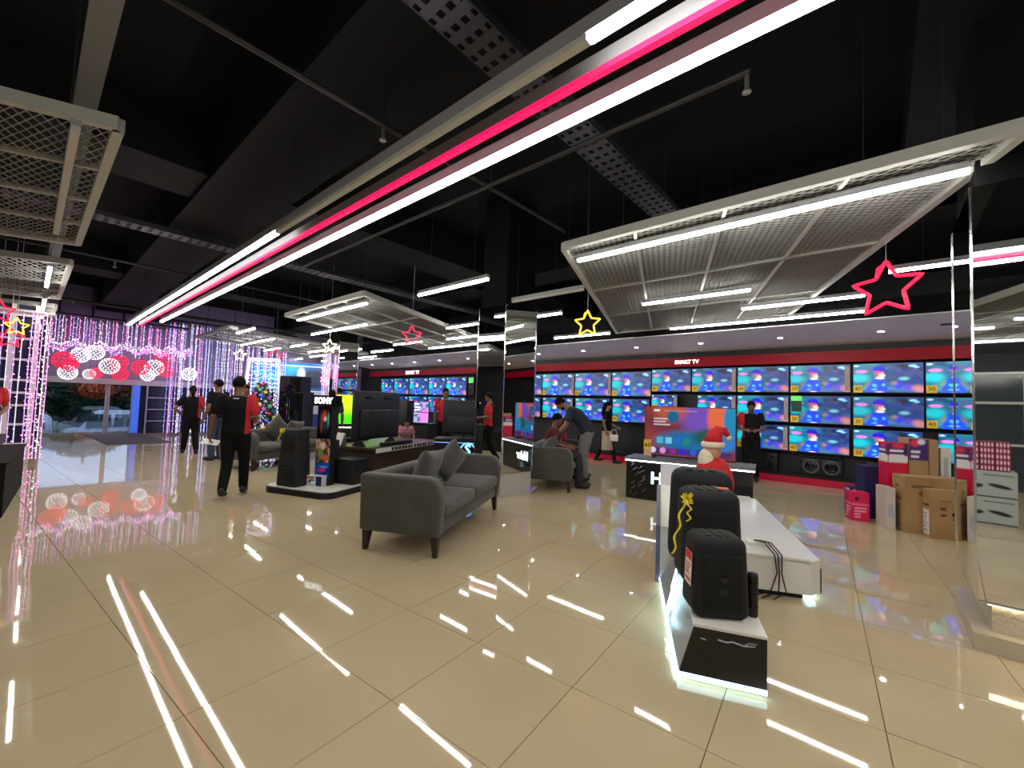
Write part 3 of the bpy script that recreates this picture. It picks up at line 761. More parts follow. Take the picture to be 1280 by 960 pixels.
MB().prism([(-.207, -.012), (.203, -.012), (.203, .012), (-.19, .012)], .022, .0425).build('light_strip', BLUE_W, t)
MB().prism([(-.21, .0), (-.19, .0), (-.28, 1.27), (-.305, 1.27)], .022, .0425).build('light_strip', BLUE_W, t)
mm = facing((-.205, .62, .165), (-.06, -1, 0), (.24, 0, .97))
text_mesh('lit_letters', 'JBL', .30, BLUE_W, t, Matrix.Translation((-.022, 0, .006)) @ mm, .006, .008, spacing=1.25)
pt = MB().tube([(-.02, -.0075, .245), (.02, -.0075, .240), (.05, -.0075, .248), (.10, -.0075, .238), (.15, -.0075, .246)], .004, 5)
pt.tube([(.10, -.0075, .238), (.12, -.0075, .255), (.16, -.0075, .258)], .003, 5).tube([(-.10, -.0075, .238), (-.075, -.0075, .232)], .003, 5)
pt.build('silver_scroll', mat('silver_print', (.35, .35, .36), .3, metal=.7), t)

t = thing('display_desk', 'wide low white display desk behind the black speakers', 'desk', isl(0, 0, 0), IA)
MB().prism([(-.28, 1.30), (.78, 1.36), (.86, 1.44), (.86, 3.80), (-.28, 3.80)], .05, .30).build('desk_body', WHITE_LAM, t)
MB().prism([(-.27, 1.285), (.775, 1.345), (.80, 3.815), (-.27, 3.815)], .301, .318).build('desk_top', WHITE_LAM, t)
MB().prism([(.861, 1.44), (.869, 1.44), (.869, 3.8), (.861, 3.8)], .05, .235).build('edge_trim', BLACK_PL, t)
MB().prism([(-.2, 1.36), (.74, 1.42), (.78, 3.7), (-.2, 3.7)], 0, .049).build('recessed_foot', BLACK_PL, t)
MB().prism([(.77, 1.40), (.835, 1.45), (.835, 3.75), (.79, 3.75)], .026, .0485).build('light_strip', BLUE_W, t)
MB().hexa([(-.30, 1.29, .0), (-.04, 1.295, .0), (-.04, 3.8, .0), (-.30, 3.8, .0)], [(-.30, 1.29, .45), (-.04, 1.295, .45), (-.04, 3.8, .45), (-.30, 3.8, .45)]).build('raised_back', WHITE_LAM, t)
MB().hexa([(-.30, 1.30, .451), (-.05, 1.30, .451), (-.05, 3.8, .451), (-.30, 3.8, .451)], [(-.30, 2.0, .67), (-.05, 2.0, .67), (-.05, 3.8, .67), (-.30, 3.8, .67)]).build('sloped_panel', WHITE_LAM, t)
sd = MB().hexa([(-.335, 1.275, 0), (-.302, 1.275, 0), (-.302, 1.45, 0), (-.335, 1.45, 0)], [(-.335, 1.275, .46), (-.302, 1.275, .46), (-.302, 1.95, .68), (-.335, 1.95, .68)]).build('side_board', mat('side_board', (.10, .09, .16), .3), t)
for k in range(7):
    f = k / 7
    MB().add([(-.337, 1.29 + f * .62, .455 + f * .19), (-.337, 1.31 + f * .62, .45 + f * .19), (-.337, 1.36 + f * .60, .40 + f * .18), (-.337, 1.34 + f * .60, .39 + f * .18)], [(0, 1, 2, 3)]).build('white_stripe', WHITE_P, sd)
MB().box(.38, .56, 1.54, 1.64, .3185, .345).build('socket_strip', WHITE_P, t)
for k, off in enumerate((0., .025, .05)):
    MB().tube([(.44 + off, 1.60, .352), (.49 + off, 1.48, .375), (.53 + off, 1.33, .33), (.545 + off * .6, 1.315, .2), (.50 + off * 2, 1.29, .07), (.36 + off * 3, 1.27, .012)], .0055, 6).build('cable', BLACK_PL, t, True)
def party_speaker(label, e, d, w, dp, h, rz=0., z=.302, sticker=False, strap=False, slots=True):
    p = isl(e, d, z); t = thing('party_speaker', label, 'speaker', p, IA + rz)
    rbox('cabinet', -w / 2, w / 2, -dp / 2, dp / 2, 0.0, h, w * .17, mat('speaker_shell', (.010, .010, .011), .62, spec=.3, bump=.2, bscale=300), t, 5, taper=(.90, .86))
    rbox('grille', -w * .36, w * .36, -dp / 2 - .004, -dp / 2 + .03, h * .11, h * .80, .02, mat('speaker_grille', (.006, .006, .007), .7, spec=.3, bump=.5, bscale=500), t, 3)
    text_mesh('logo', 'JBL', w * .11, mat('logo_grey', (.05, .05, .05), .4), t, facing((0, -dp / 2 - .0055, h * .36), (1, 0, 0), (0, 0, 1)), .001)
    MB().ball((0, -dp / 2 - .004, h * .52), w * .07, .006, w * .07, 14, 6).build('badge', BLACK_G, t)
    top = MB()
    if slots:
        for k in range(3): rbox('handle_slot', -w * .24 + k * w * .17, -w * .13 + k * w * .17, -dp * .26, dp * .26, h - .004, h + .004, .003, mat('slot_black', (.004, .004, .004), .7), t, 2)
    if sticker:
        pc = Pic(14, 40, lin(240, 225, 222)); pc.rect(0, .72, 1, 1, lin(210, 30, 40)).rect(.1, .1, .9, .2, lin(200, 40, 50)).bars(.12, .28, .9, .66, 5, lin(200, 60, 70))
        link('sale_sticker', pc.mesh('sale_sticker', dp * .42, h * .42, print_mat('printed_paper')), t, facing((-w / 2 * .975 - .003, -.02, h * .56), (0, -1, 0), (.04, 0, 1)))
    return t
party_speaker('smallest black party speaker, at the plinth front, with a red and white sticker', -.015, .20, .30, .26, .43, R(14), sticker=True)
s2 = party_speaker('middle black party speaker of three, with a yellow ribbon', -.01, .66, .38, .30, .60, R(11))
rbox('orange_patch', .06, .13, -.03, .03, .598, .606, .003, mat('orange_patch', (.55, .08, .03), .5), s2, 2)
party_speaker('tallest black party speaker at the back of the plinth', -.02, 1.06, .46, .30, .67, R(0))
# ribbon bow on the middle speaker
def bow(label, loc, s=1., tail=.35, turn=0.):
    t = thing('ribbon_bow', label, 'ribbon', loc, turn)
    k = MB(); rq = random.Random(int(s * 100))
    for i in range(30):                              # looped ribbon petals of uneven length
        a = rq.uniform(0, 6.283); L = rq.uniform(.03, .062) * s; tilt = rq.uniform(-1.6, -.1)
        d = Vector((math.cos(a), tilt, math.sin(a))).normalized(); w = Vector((-math.sin(a), 0, math.cos(a))) * rq.uniform(.004, .007) * s
        up_ = Vector((0, -.014 * s, 0)); m1 = d * L * .55 + up_; e = d * L
        k.add([w * .4, -w * .4, m1 - w, m1 + w, e - w, e + w, d * L * .5 - w - up_ * .6, d * L * .5 + w - up_ * .6], [(0, 1, 2, 3), (3, 2, 4, 5), (5, 4, 6, 7), (7, 6, 1, 0)])
    k.build('bow', RIB_Y, t)
    for j, dx in enumerate((-.02, .015)):
        pts = []
        for i in range(15):
            f = i / 14; pts.append((dx * s + math.sin(f * 16 + j) * .012 * s - f * .07 * s * (1 if j == 0 else .1), -.012 - .004 * math.cos(f * 16), -f * tail * (1 if j == 0 else .4)))
        mb = MB()
        for a, b in zip(pts[:-1], pts[1:]): mb.add([(a[0] - .007 * s, a[1], a[2]), (a[0] + .007 * s, a[1], a[2]), (b[0] + .007 * s, b[1], b[2]), (b[0] - .007 * s, b[1], b[2])], [(0, 1, 2, 3)])
        mb.build('ribbon_tail', RIB_Y, t)
bow('yellow ribbon bow on the middle party speaker', isl(-.145, .478, .855), .95, .36, IA)
# wireless microphone pair / cylinder speaker at the side of the smallest speaker
t = thing('cylinder_speaker', 'small black cylinder speaker standing next to the smallest party speaker', 'speaker', isl(.178, .215, .3025), IA)
MB().lathe([(.024, 0), (.027, .012), (.027, .215), (.024, .23)], 18).build('tube_body', BLACK_PL, t, True)
for zz in (.05, .12, .18): MB().lathe([(.0275, zz), (.0285, zz + .004), (.0275, zz + .008)], 18).build('ring', BLACK_G, t)
# festive figurine on the desk
t = fig = thing('festive_figurine', 'bearded figurine in a red coat and red hat with white trim, behind the speakers', 'figurine', isl(.18, 2.15, .3185), R(-50))
MB().lathe([(.15, 0), (.17, .02), (.13, .06), (.12, .24), (.19, .30), (.21, .42), (.19, .55), (.13, .66), (.07, .70)], 20).build('coat', RED_C, t, True)
MB().lathe([(.20, .27), (.225, .285), (.225, .325), (.20, .34)], 20).build('coat_trim', FUR_W, t, True)
hd = MB().ball((0, -.01, .76), .085, .09, .10, 16, 10).build('head', mat('figure_skin', (.55, .30, .20), .6), t, True)
MB().ball((0, -.10, .755), .02, .022, .018, 8, 6).build('nose', mat('figure_skin'), hd, True)
bd = MB().ball((0, -.075, .665), .105, .075, .125, 16, 10).ball((0, -.10, .57), .06, .05, .09, 12, 8).ball((.055, -.08, .72), .045, .04, .05, 10, 6).ball((-.055, -.08, .72), .045, .04, .05, 10, 6)
bd.build('beard', FUR_W, t, True)
MB().lathe([(.10, .80), (.12, .815), (.12, .85), (.10, .865)], 18, (0, .0)).build('hat_trim', FUR_W, t, True)
MB().tube([(0, 0, .84), (0, .015, .92), (.0, .06, .985), (.0, .12, .985), (0, .16, .93)], .1, 14, rr=[.10, .085, .06, .042, .025]).build('hat', RED_C, t, True)
MB().ball((0, .165, .905), .035, None, None, 10, 8).build('pompom', FUR_W, t, True)
for s in (-1, 1):
    MB().tube([(s * .17, 0, .58), (s * .235, -.06, .46), (s * .18, -.19, .42)], .06, 10, rr=[.07, .065, .055]).build('sleeve', RED_C, t, True)
    MB().ball((s * .165, -.215, .415), .058, .035, .058, 12, 8).build('cuff', FUR_W, t, True)
    MB().ball((s * .15, -.265, .41), .045, .05, .045, 12, 8).build('mitten', mat('green_mitten', (.03, .08, .03), .8), t, True)

fig.scale = (.92, .92, .92)
# ================================================================== COUNTER WITH THE LARGE MENU TELEVISION
HA = R(10.2); HO = (-3.06, 6.34)
def hc(x, y, z): return (HO[0] + x * math.cos(HA) - y * math.sin(HA), HO[1] + x * math.sin(HA) + y * math.cos(HA), z)
t = thing('display_counter', 'low black counter with lit Haier letters and a light strip under its top', 'counter', hc(0, 0, 0), HA)
MB().box(0, 1.76, .02, .55, 0, .585).build('counter_body', BLACK_G, t)
MB().box(-.02, 1.79, -.01, .58, .605, .645).build('counter_top', mat('counter_top', (.20, .20, .21), .35), t)
MB().box(-.012, 1.782, -.006, .56, .586, .6045).build('light_strip', mat('strip_white', (1, 1, 1), emit=7., ecol=(.92, .97, 1)), t)
text_mesh('lit_letters', 'Haier', .25, mat('letters_pale', (1, 1, 1), emit=2.2, ecol=(.75, .95, 1)), t, facing((.66, .010, .34), (1, 0, 0), (0, 0, 1)), .008, .006)
fl = MB(); rg = random.Random(3)
for k in range(14):
    x, z = rg.uniform(.06, .26), .05 + k * .035
    fl.tube([(x, .017, z), (x + rg.uniform(.02, .06), .017, z + rg.uniform(.01, .04)), (x + rg.uniform(.0, .09), .017, z + rg.uniform(.03, .07))], .0035, 4)
fl.build('silver_scroll', mat('silver_print'), t)
pm = Pic(120, 68, lin(120, 50, 60))
pm.noise(3, 5, lin(150, 60, 50), .4, .7).ell(.62, .85, .22, .35, lin(120, 80, 190), .3).ell(.30, .95, .18, .25, lin(190, 90, 60), .35).ell(.83, .8, .12, .4, lin(240, 110, 70), .2).ell(.95, .75, .07, .35, lin(30, 140, 190), .2)
pm.ell(.33, .80, .07, .13, lin(20, 100, 150), .15).ell(.50, .30, .35, .22, lin(25, 110, 170), .3).ell(.72, .42, .16, .16, lin(30, 90, 80), .3).ell(.88, .35, .14, .2, lin(40, 130, 210), .3)
pm.rect(0, 0, 1, .18, lin(40, 40, 110), .05, .8)
for k in range(4): pm.rect(.14 + k * .10, .24, .225 + k * .10, .38, lin(*[(60, 190, 230), (120, 210, 240), (40, 110, 200), (30, 140, 130)][k]), .01)
for k in range(6): pm.ell(.10 + k * .115, .10, .035, .062, lin(*[(220, 220, 250), (235, 150, 220), (150, 40, 140), (70, 20, 210), (40, 90, 230), (200, 60, 70)][k]), .1)
pm.rect(.10, .90, .18, .95, lin(230, 235, 245), .008).bars(.10, .60, .40, .78, 3, lin(220, 200, 205), 4).rect(.22, .91, .60, .935, lin(200, 170, 190), .006, .7)
pm.c *= .55
tv = television('large television showing a colourful app menu on the black counter', 0, 0, 1.31, .79, 50, loc=hc(.885, .20, 1.07), rz=HA, badge=False, pic=pm, parent_group=None)
for s in (-1, 1): MB().hexa([(s * .5 - .015, -.10, -.43), (s * .5 + .015, -.10, -.43), (s * .5 + .015, .16, -.43), (s * .5 - .015, .16, -.43)], [(s * .5 - .015, .01, -.39), (s * .5 + .015, .01, -.39), (s * .5 + .015, .04, -.39), (s * .5 - .015, .04, -.39)]).build('foot', DARK_M, tv)
bd = MB().box(-.655, -.54, -.012, -.006, -.40, -.14).build('price_badge', mat('peach_card', (.75, .45, .28), .5), tv)
MB().box(-.655, -.54, -.015, -.0125, -.29, -.17).build('yellow_field', YELLOW_T, bd)
text_mesh('badge_number', '60', .10, INK, bd, facing((-.597, -.0165, -.23), (1, 0, 0), (0, 0, 1)), .0005, .002)
# thin vertical price banner beside it
t = thing('price_banner', 'narrow dark banner with pink and yellow price fields beside the standing salesman', 'banner', (-2.35, 9.75, 0), 0)
MB().box(-.10, .10, 0, .015, .02, 1.45).build('banner_board', BLACK_PL, t)
for k, (z, m) in enumerate([(1.25, YELLOW_T), (1.05, YELLOW_T), (.90, mat('pink_field', (.75, .12, .55), emit=.6)), (.72, mat('pink_field')), (.55, YELLOW_T), (.38, mat('pink_field'))]):
    MB().box(-.075, .075, -.003, -.0005, z - .06, z + .06).build('price_field', m, t)
MB().box(-.15, .15, -.08, .10, 0, .0195).build('banner_foot', BLACK_PL, t)
# ================================================================== SOUND DISPLAY STAND (platform, tower speakers, brand totem)
PO = (-6.95, 2.45)
def pf(e, d, z): return (PO[0] + e * math.cos(IA) - d * math.sin(IA), PO[1] + e * math.sin(IA) + d * math.cos(IA), z)
def rrect(x0, x1, y0, y1, r, n=6):
    out = []
    for (cx, cy, a0) in ((x1 - r, y0 + r, -90), (x1 - r, y1 - r, 0), (x0 + r, y1 - r, 90), (x0 + r, y0 + r, 180)):
        for k in range(n + 1):
            a = R(a0 + 90 * k / n); out.append((cx + r * math.cos(a), cy + r * math.sin(a)))
    return out
t = thing('display_platform', 'low white topped platform with a black rounded edge under the sound systems', 'platform', pf(0, 0, 0), IA)
MB().prism(rrect(0, 1.24, -.10, .86, .16), .0, .085).build('platform_body', BLACK_PL, t)
MB().prism(rrect(.015, 1.225, -.085, .845, .15), .086, .10).build('platform_top', WHITE_LAM, t)
def tower(label, e, d, w, dp, h, rz=0., ribbon=False, fins=True):
    t = thing('tower_speaker', label, 'speaker', pf(e, d, .1005), IA + rz)
    rbox('cabinet', -w / 2, w / 2, -dp / 2, dp / 2, 0, h, .03, mat('tower_shell', (.014, .015, .018), .6, spec=.3), t, 3, taper=(.80, .86))
    if fins:
        for k in range(8):
            z = .06 + k * h * .055; ww = w * (1 - .2 * z / h)
            rbox('fin', -ww * .15, ww * .42, -dp / 2 - .012 + .05 * z, -dp / 2 + .02 + .05 * z, z, z + h * .028, .006, BLACK_PL, t, 2)
    rbox('top_panel', -w * .26, w * .34, -dp / 2 * .86 - .010, -dp / 2 * .8, h * .60, h * .92, .012, mat('speaker_grille'), t, 2)
    rbox('carry_handle', -w * .2, w * .2, -.02, .02, h - .002, h + .018, .008, BLACK_PL, t, 2)
tower('tall grey party tower speaker with stacked fins and a yellow ribbon', .40, .10, .37, .30, .84)
tower('black tower speaker half hidden behind the tall finned one', .62, .56, .27, .26, .66, fins=False)
bow('yellow ribbon bow on the tall finned tower speaker', pf(.34, -.075, .92), .9, .16, IA)
rbox_o = thing('subwoofer', 'square black subwoofer on the low platform', 'speaker', pf(.97, .66, .1005), IA)
rbox('cabinet', -.19, .19, -.17, .17, 0, .385, .02, BLACK_PL, rbox_o, 3)
rbox('front_cloth', -.17, .17, -.176, -.16, .02, .365, .008, mat('speaker_grille'), rbox_o, 2)
t = thing('brand_totem', 'upright poster totem with a lit SONY header on the low platform', 'display stand', pf(.735, .36, .1005), IA)
MB().box(-.135, .135, -.06, .06, 0, 1.19).build('totem_body', BLACK_PL, t)
MB().box(-.20, .17, -.10, .10, 1.19, 1.355).build('header', BLACK_G, t)
text_mesh('lit_letters', 'SONY', .125, TEXT_C, t, facing((0.0, -.104, 1.27), (1, 0, 0), (0, 0, 1)), .004, .006)
MB().box(-.21, -.2005, -.08, .08, 1.20, 1.345).build('blue_side_light', BLUE_S, t)
def poster(z0, z1, p, nm='poster'): link(nm, p.mesh(nm, .262, z1 - z0, print_mat('gloss_print', .2)), t, facing((0, -.0615, (z0 + z1) / 2), (1, 0, 0), (0, 0, 1)))
p1 = Pic(40, 50, lin(18, 22, 34)); p1.ell(.5, .55, .35, .3, lin(40, 60, 70), .4).ell(.5, .72, .14, .16, lin(190, 60, 50), .2).ell(.3, .5, .06, .3, lin(170, 60, 50), .3).ell(.55, .62, .12, .08, lin(230, 190, 170), .3).ell(.78, .6, .06, .2, lin(60, 190, 150), .4)
poster(.70, 1.18, p1)
p2 = Pic(40, 50, lin(120, 95, 80)); p2.noise(5, 3, lin(200, 170, 150), .4, .6).noise(6, 4, lin(90, 50, 40), .55, .7).ell(.5, .7, .18, .16, lin(225, 190, 170), .2).ell(.35, .35, .2, .2, lin(120, 140, 90), .3).ell(.7, .2, .25, .14, lin(190, 110, 60), .3)
poster(.34, .695, p2)
p3 = Pic(40, 30, lin(20, 90, 190)); p3.ell(.6, .5, .4, .35, lin(10, 40, 120), .3).ell(.45, .45, .3, .15, lin(200, 50, 120), .3).ell(.6, .7, .3, .1, lin(80, 160, 230), .4)
poster(.13, .335, p3)
bx = thing('product_box', 'small white and blue product box at the foot of the totem', 'box', pf(.70, .235, .1005), IA + R(4))
MB().box(-.14, .14, -.05, .05, 0, .15).build('carton', mat('carton_white', (.7, .7, .7), .5), bx)
pb = Pic(40, 22, lin(200, 205, 210)); pb.rect(.62, 0, 1, 1, lin(25, 45, 90)).ell(.35, .45, .18, .2, lin(40, 40, 45), .2).rect(.3, .2, .6, .5, lin(240, 240, 240)).rect(.05, .75, .5, .9, lin(170, 60, 60))
link('printed_front', pb.mesh('printed_front', .278, .148, print_mat('gloss_print', .2)), bx, facing((0, -.0512, .075), (1, 0, 0), (0, 0, 1)))

# ---- brown sales table behind it with a television seen from the back
t = thing('sales_table', 'long dark brown table carrying a television seen from behind', 'table', pf(0, 0, 0), IA)
MB().box(-.06, 1.22, .93, 3.0, .575, .62).build('table_top', BROWN, t)
MB().box(.0, 1.16, .98, 2.95, .06, .5745).build('table_body', BROWN, t)
MB().box(.04, 1.12, 1.02, 2.9, 0, .0595).build('plinth', BLACK_PL, t)
lab = MB().box(1.2205, 1.226, .93, 3.0, .545, .618).build('price_rail', mat('rail_white', (.62, .62, .60), .4), t)
rg = random.Random(5)
for k in range(16):
    a = 1.35 + k * .10; MB().box(1.2262, 1.228, a, a + rg.uniform(.05, .085), .555, .610).build('printed_word', INK, lab)
# television from behind: runs along the table, faces away from the sofa
t = thing('television', 'large television seen from behind on the brown table', 'television', pf(.74, 1.56, .6205), IA + R(90))
rbox('back_shell', -.64, .64, -.035, .035, .10, .94, .02, mat('tv_back', (.016, .017, .022), .5, spec=.35), t, 2)
rbox('electronics_bulge', -.52, .52, -.085, -.03, .14, .62, .02, mat('tv_back'), t, 2)
for x in (-.26, .26):
    rbox('vent', x - .14, x + .14, -.0375, -.034, .80, .86, .001, BLACK_G, t, 1)
    MB().ball((x, -.086, .55), .012, .004, .012, 8, 6).build('mount_hole', BLACK_G, t)
for s in (-1, 1): MB().hexa([(s * .45 - .02, -.14, 0), (s * .45 + .02, -.14, 0), (s * .45 + .02, .14, 0), (s * .45 - .02, .14, 0)], [(s * .45 - .015, -.02, .11), (s * .45 + .015, -.02, .11), (s * .45 + .015, .02, .11), (s * .45 - .015, .02, .11)]).build('foot', DARK_M, t)
o = rbox('soundbar', -.45, .45, -.045, .045, 0, .06, .015, BLACK_PL, None, 3); o.location = pf(1.05, 1.75, .6205); o.rotation_euler = (0, 0, IA + R(90)); tag(o, 'black soundbar lying on the brown table before the television back', 'soundbar')
t = thing('tent_card', 'white tent price card on the end of the brown table', 'sign', pf(.40, 1.00, .6205), IA + R(-8))
MB().hexa([(-.09, -.03, 0), (.09, -.03, 0), (.09, -.026, 0), (-.09, -.026, 0)], [(-.06, .03, .21), (.12, .03, .21), (.12, .034, .21), (-.06, .034, .21)]).build('card_front', WHITE_P, t)
MB().hexa([(-.09, .09, 0), (.09, .09, 0), (.09, .094, 0), (-.09, .094, 0)], [(-.06, .035, .21), (.12, .035, .21), (.12, .039, .21), (-.06, .039, .21)]).build('card_back', WHITE_P, t)
o = rbox('soundbar', -.5, .5, -.05, .05, 0, .07, .012, BLACK_PL, None, 2); o.location = pf(.12, 1.62, .6205); o.rotation_euler = (0, 0, IA + R(90)); tag(o, 'black soundbar lying along the far edge of the brown table', 'soundbar')
o = thing('game_console', 'brown and black boxes of electronics at the near end of the brown table', 'box', pf(.20, 1.1, .6205), IA)
rbox('lower_unit', -.13, .13, -.1, .1, 0, .10, .01, BLACK_PL, o, 2); rbox('upper_unit', -.07, .10, -.08, .08, .101, .20, .01, mat('maroon_box', (.07, .02, .02), .5), o, 2)

# ---- black counter with a glowing blue badge, a television back and a monitor on it
SB = (-6.15, 5.10)
t = thing('display_counter', 'black counter with a glowing blue S badge behind the sofa', 'counter', (*SB, 0), R(41))
MB().box(-.12, .86, 0, .48, 0, .70).build('counter_body', BLACK_G, t); MB().box(-.14, .88, -.02, .50, .701, .735).build('counter_top', BLACK_PL, t)
MB().box(-.13, .87, -.013, -.003, .66, .672).build('light_line', mat('dim_blue', (.2, .3, .9), emit=1.2, ecol=(.25, .35, 1)), t)
text_mesh('glowing_badge', 'S', .26, mat('badge_glow', (.3, .8, 1), emit=2.2, ecol=(.25, .75, 1)), t, facing((.50, -.006, .535), (1, 0, 0), (0, 0, 1)), .005, .006)
MB().add(*ring((.50, -.003, .535), .13, .012)).build('badge_ring', BLUE_S, t)
t = thing('television', 'television seen from behind on the black counter with the blue badge', 'television', (SB[0] - .02, SB[1] + .32, .7355), R(41))
rbox('back_shell', -.22, .62, -.02, .02, .08, .72, .012, mat('tv_back'), t, 2); rbox('electronics_bulge', -.12, .52, -.06, -.018, .10, .42, .015, mat('tv_back'), t, 2)
MB().box(.0, .40, -.10, .10, 0, .012).box(.17, .23, -.02, .02, .011, .09).build('stand', DARK_M, t)
t = thing('monitor', 'dark monitor with a small silver mark beside the television back', 'monitor', (SB[0] + .40, SB[1] + .46, .7355), R(41))
rbox('back_shell', -.02, .34, -.02, .02, .05, .38, .01, BLACK_PL, t, 2); MB().ball((.20, -.021, .13), .028, .003, .014, 10, 6).build('silver_mark', CHROME, t); MB().box(.08, .26, -.08, .08, 0, .012).box(.15, .19, -.015, .015, .011, .06).build('stand', DARK_M, t)
# pink picture monitor on a small black stand behind
t = thing('monitor_stand', 'small black cabinet under the pink screen', 'cabinet', (-8.45, 5.98, 0), IA)
MB().box(-.05, .55, 0, .45, .06, .86).build('cabinet_body', BLACK_PL, t); MB().box(-.06, .56, -.012, .46, .861, .885).build('cabinet_top', BLACK_G, t); MB().box(0, .5, .03, .4, 0, .0595).build('plinth', BLACK_PL, t)
pk = Pic(50, 70, lin(150, 150, 190)); pk.noise(6, 9, lin(90, 80, 140), .5, .6).ell(.75, .3, .3, .3, lin(250, 120, 230), .3).bars(.05, .4, .6, .95, 4, lin(235, 225, 240), 3).rect(0, .45, 1, .52, lin(60, 50, 90), .02)
television('portrait screen with a pink and violet picture on a small cabinet', 0, 0, .38, .52, 60, loc=(-8.20, 6.16, 1.147), rz=IA + R(10), badge=False, pic=pk, parent_group=None)
o = rbox('dark_cabinet', -.16, .16, -.2, .2, 0, 1.42, .01, BLACK_PL, None, 2); o.location = (-8.75, 6.12, 0); o.rotation_euler = (0, 0, IA); tag(o, 'narrow black cabinet left of the pink portrait screen', 'cabinet')

# ---- far left: green screen, dark cabinets, blue wall sign
gp = Pic(60, 36, lin(70, 210, 30)); gp.ell(.2, .8, .4, .4, lin(190, 230, 40), .4).ell(.7, .3, .3, .25, lin(40, 150, 30), .3).ell(.75, .15, .18, .12, lin(20, 90, 30), .3).ell(.9, .7, .12, .2, lin(230, 235, 240), .3)
t = thing('display_counter', 'black counter under the bright green screen', 'counter', (-9.75, 5.45, 0), IA + R(40))
MB().box(-.75, .75, -.02, .45, 0, .74).build('counter_body', BLACK_PL, t); MB().box(-.77, .77, -.04, .47, .741, .765).build('counter_top', BLACK_G, t); MB().box(-.75, .75, -.035, -.021, .70, .72).build('light_strip', mat('strip_white'), t)
television('bright green television on the far counter behind the totem', 0, 0, 1.30, .75, 61, loc=(-9.83, 5.60, 1.142), rz=IA + R(40), badge=False, pic=gp, parent_group=None)
for k, (x, y, w, h, lab) in enumerate([(-12.15, 4.72, .60, 1.98, 'tall black double-door cabinet beside the decorated tree'), (-11.6, 4.72, .30, 1.55, 'lower black cabinet next to the tall black one')]):
    t = thing('tall_cabinet', lab, 'cabinet', (x, y, 0), IA + R(15))
    MB().box(-w / 2, w / 2, 0, .5, 0, h).build('cabinet_body', BLACK_PL, t)
    for s in (-1, 1):
        d_ = MB().box(min(s * w * .49, s * .006), max(s * w * .49, s * .006), -.02, -.001, .06, h - .04).build('door', BLACK_G, t)
        MB().box(s * .03 - .008, s * .03 + .008, -.045, -.0205, h * .4, h * .7).build('handle', CHROME, d_)
bs = Pic(70, 40, lin(20, 110, 210)); bs.noise(5, 20, lin(40, 160, 235), .4, .7).ell(.65, .4, .2, .5, lin(20, 30, 60), .4).ell(.8, .5, .06, .3, lin(190, 60, 70), .4).rect(0, .85, 1, .9, lin(210, 230, 250), .02).ell(.5, .55, .04, .25, lin(220, 235, 250), .3)
television('wide blue advertising screen on the far wall behind the cabinets', 0, 0, 3.4, 1.15, 70, loc=(-17.9, 7.35, 2.25), rz=R(62), badge=False, pic=bs, parent_group=None, cat='screen', name='advert_screen')
MB_ = thing('screen_gantry', 'dark posts carrying the wide blue advertising screen', 'stand', (-18.0, 7.42, 0), R(62))
for s in (-1, 1): MB().box(s * 1.2 - .05, s * 1.2 + .05, -.02, .08, 0, 1.68).build('post', DARK_M, MB_)
t = thing('white_booth', 'pale lit booth panel under the blue advertising screen', 'booth', (-15.9, 6.9, 0), R(62))
MB().box(-.9, .9, 0, .08, 0, 1.62).build('back_panel', mat('booth_white', (.55, .6, .7), .5), t); MB().box(-.9, .9, -.35, -.001, .0, .8).build('counter', mat('booth_blue', (.03, .06, .25), .3), t)

# ---- dark two-step counter at the left edge
t = thing('dark_counter', 'black two-level counter at the edge of the left aisle', 'counter', (0, 0, 0))
MB().prism([(-9.45, .03), (-7.2, -.10), (-7.2, -1.3), (-9.45, -1.3)], 0, .575).build('front_unit', mat('counter_olive', (.006, .006, .005), .8, spec=.2), t)
MB().prism([(-9.48, .05), (-7.18, -.08), (-7.18, -1.32), (-9.48, -1.32)], .576, .595).build('front_top', mat('counter_edge', (.012, .011, .010), .8, spec=.2), t)
MB().prism([(-9.9, -.16), (-8.0, -.30), (-8.0, -1.2), (-9.9, -1.2)], .596, .72).build('upper_unit', BLACK_PL, t)

# ================================================================== CARTONS BESIDE THE RIGHT COLUMN
def carton(label, x, y, rz, w, d, h, col, z=0., prints=(), name='carton', rough=.75, flaps=True):
    t = thing(name, label, 'box', (x, y, z), rz)
    MB().box(-w / 2, w / 2, -d / 2, d / 2, 0, h).build('carton_body', mat('carton_%02x%02x%02x' % tuple(int(c * 255) for c in col), col, rough, var=.08, vscale=3), t)
    if flaps: MB().box(-w / 2, w / 2, -.012, .012, h, h + .0012).build('tape', mat('tape', (.42, .33, .2), .3), t)
    for k, (side, pic) in enumerate(prints):
        if side == 'f': me = pic.mesh('printed_front', w * .995, h * .99, print_mat('printed_paper')); M = facing((0, -d / 2 - .0012, h / 2), (1, 0, 0), (0, 0, 1))
        elif side == 'l': me = pic.mesh('printed_side', d * .99, h * .99, print_mat('printed_paper')); M = facing((-w / 2 - .0012, 0, h / 2), (0, -1, 0), (0, 0, 1))
        link('printed_front' if side == 'f' else 'printed_side', me, t, M)
    return t
KR = lin(176, 141, 98); KD = lin(70, 50, 30)
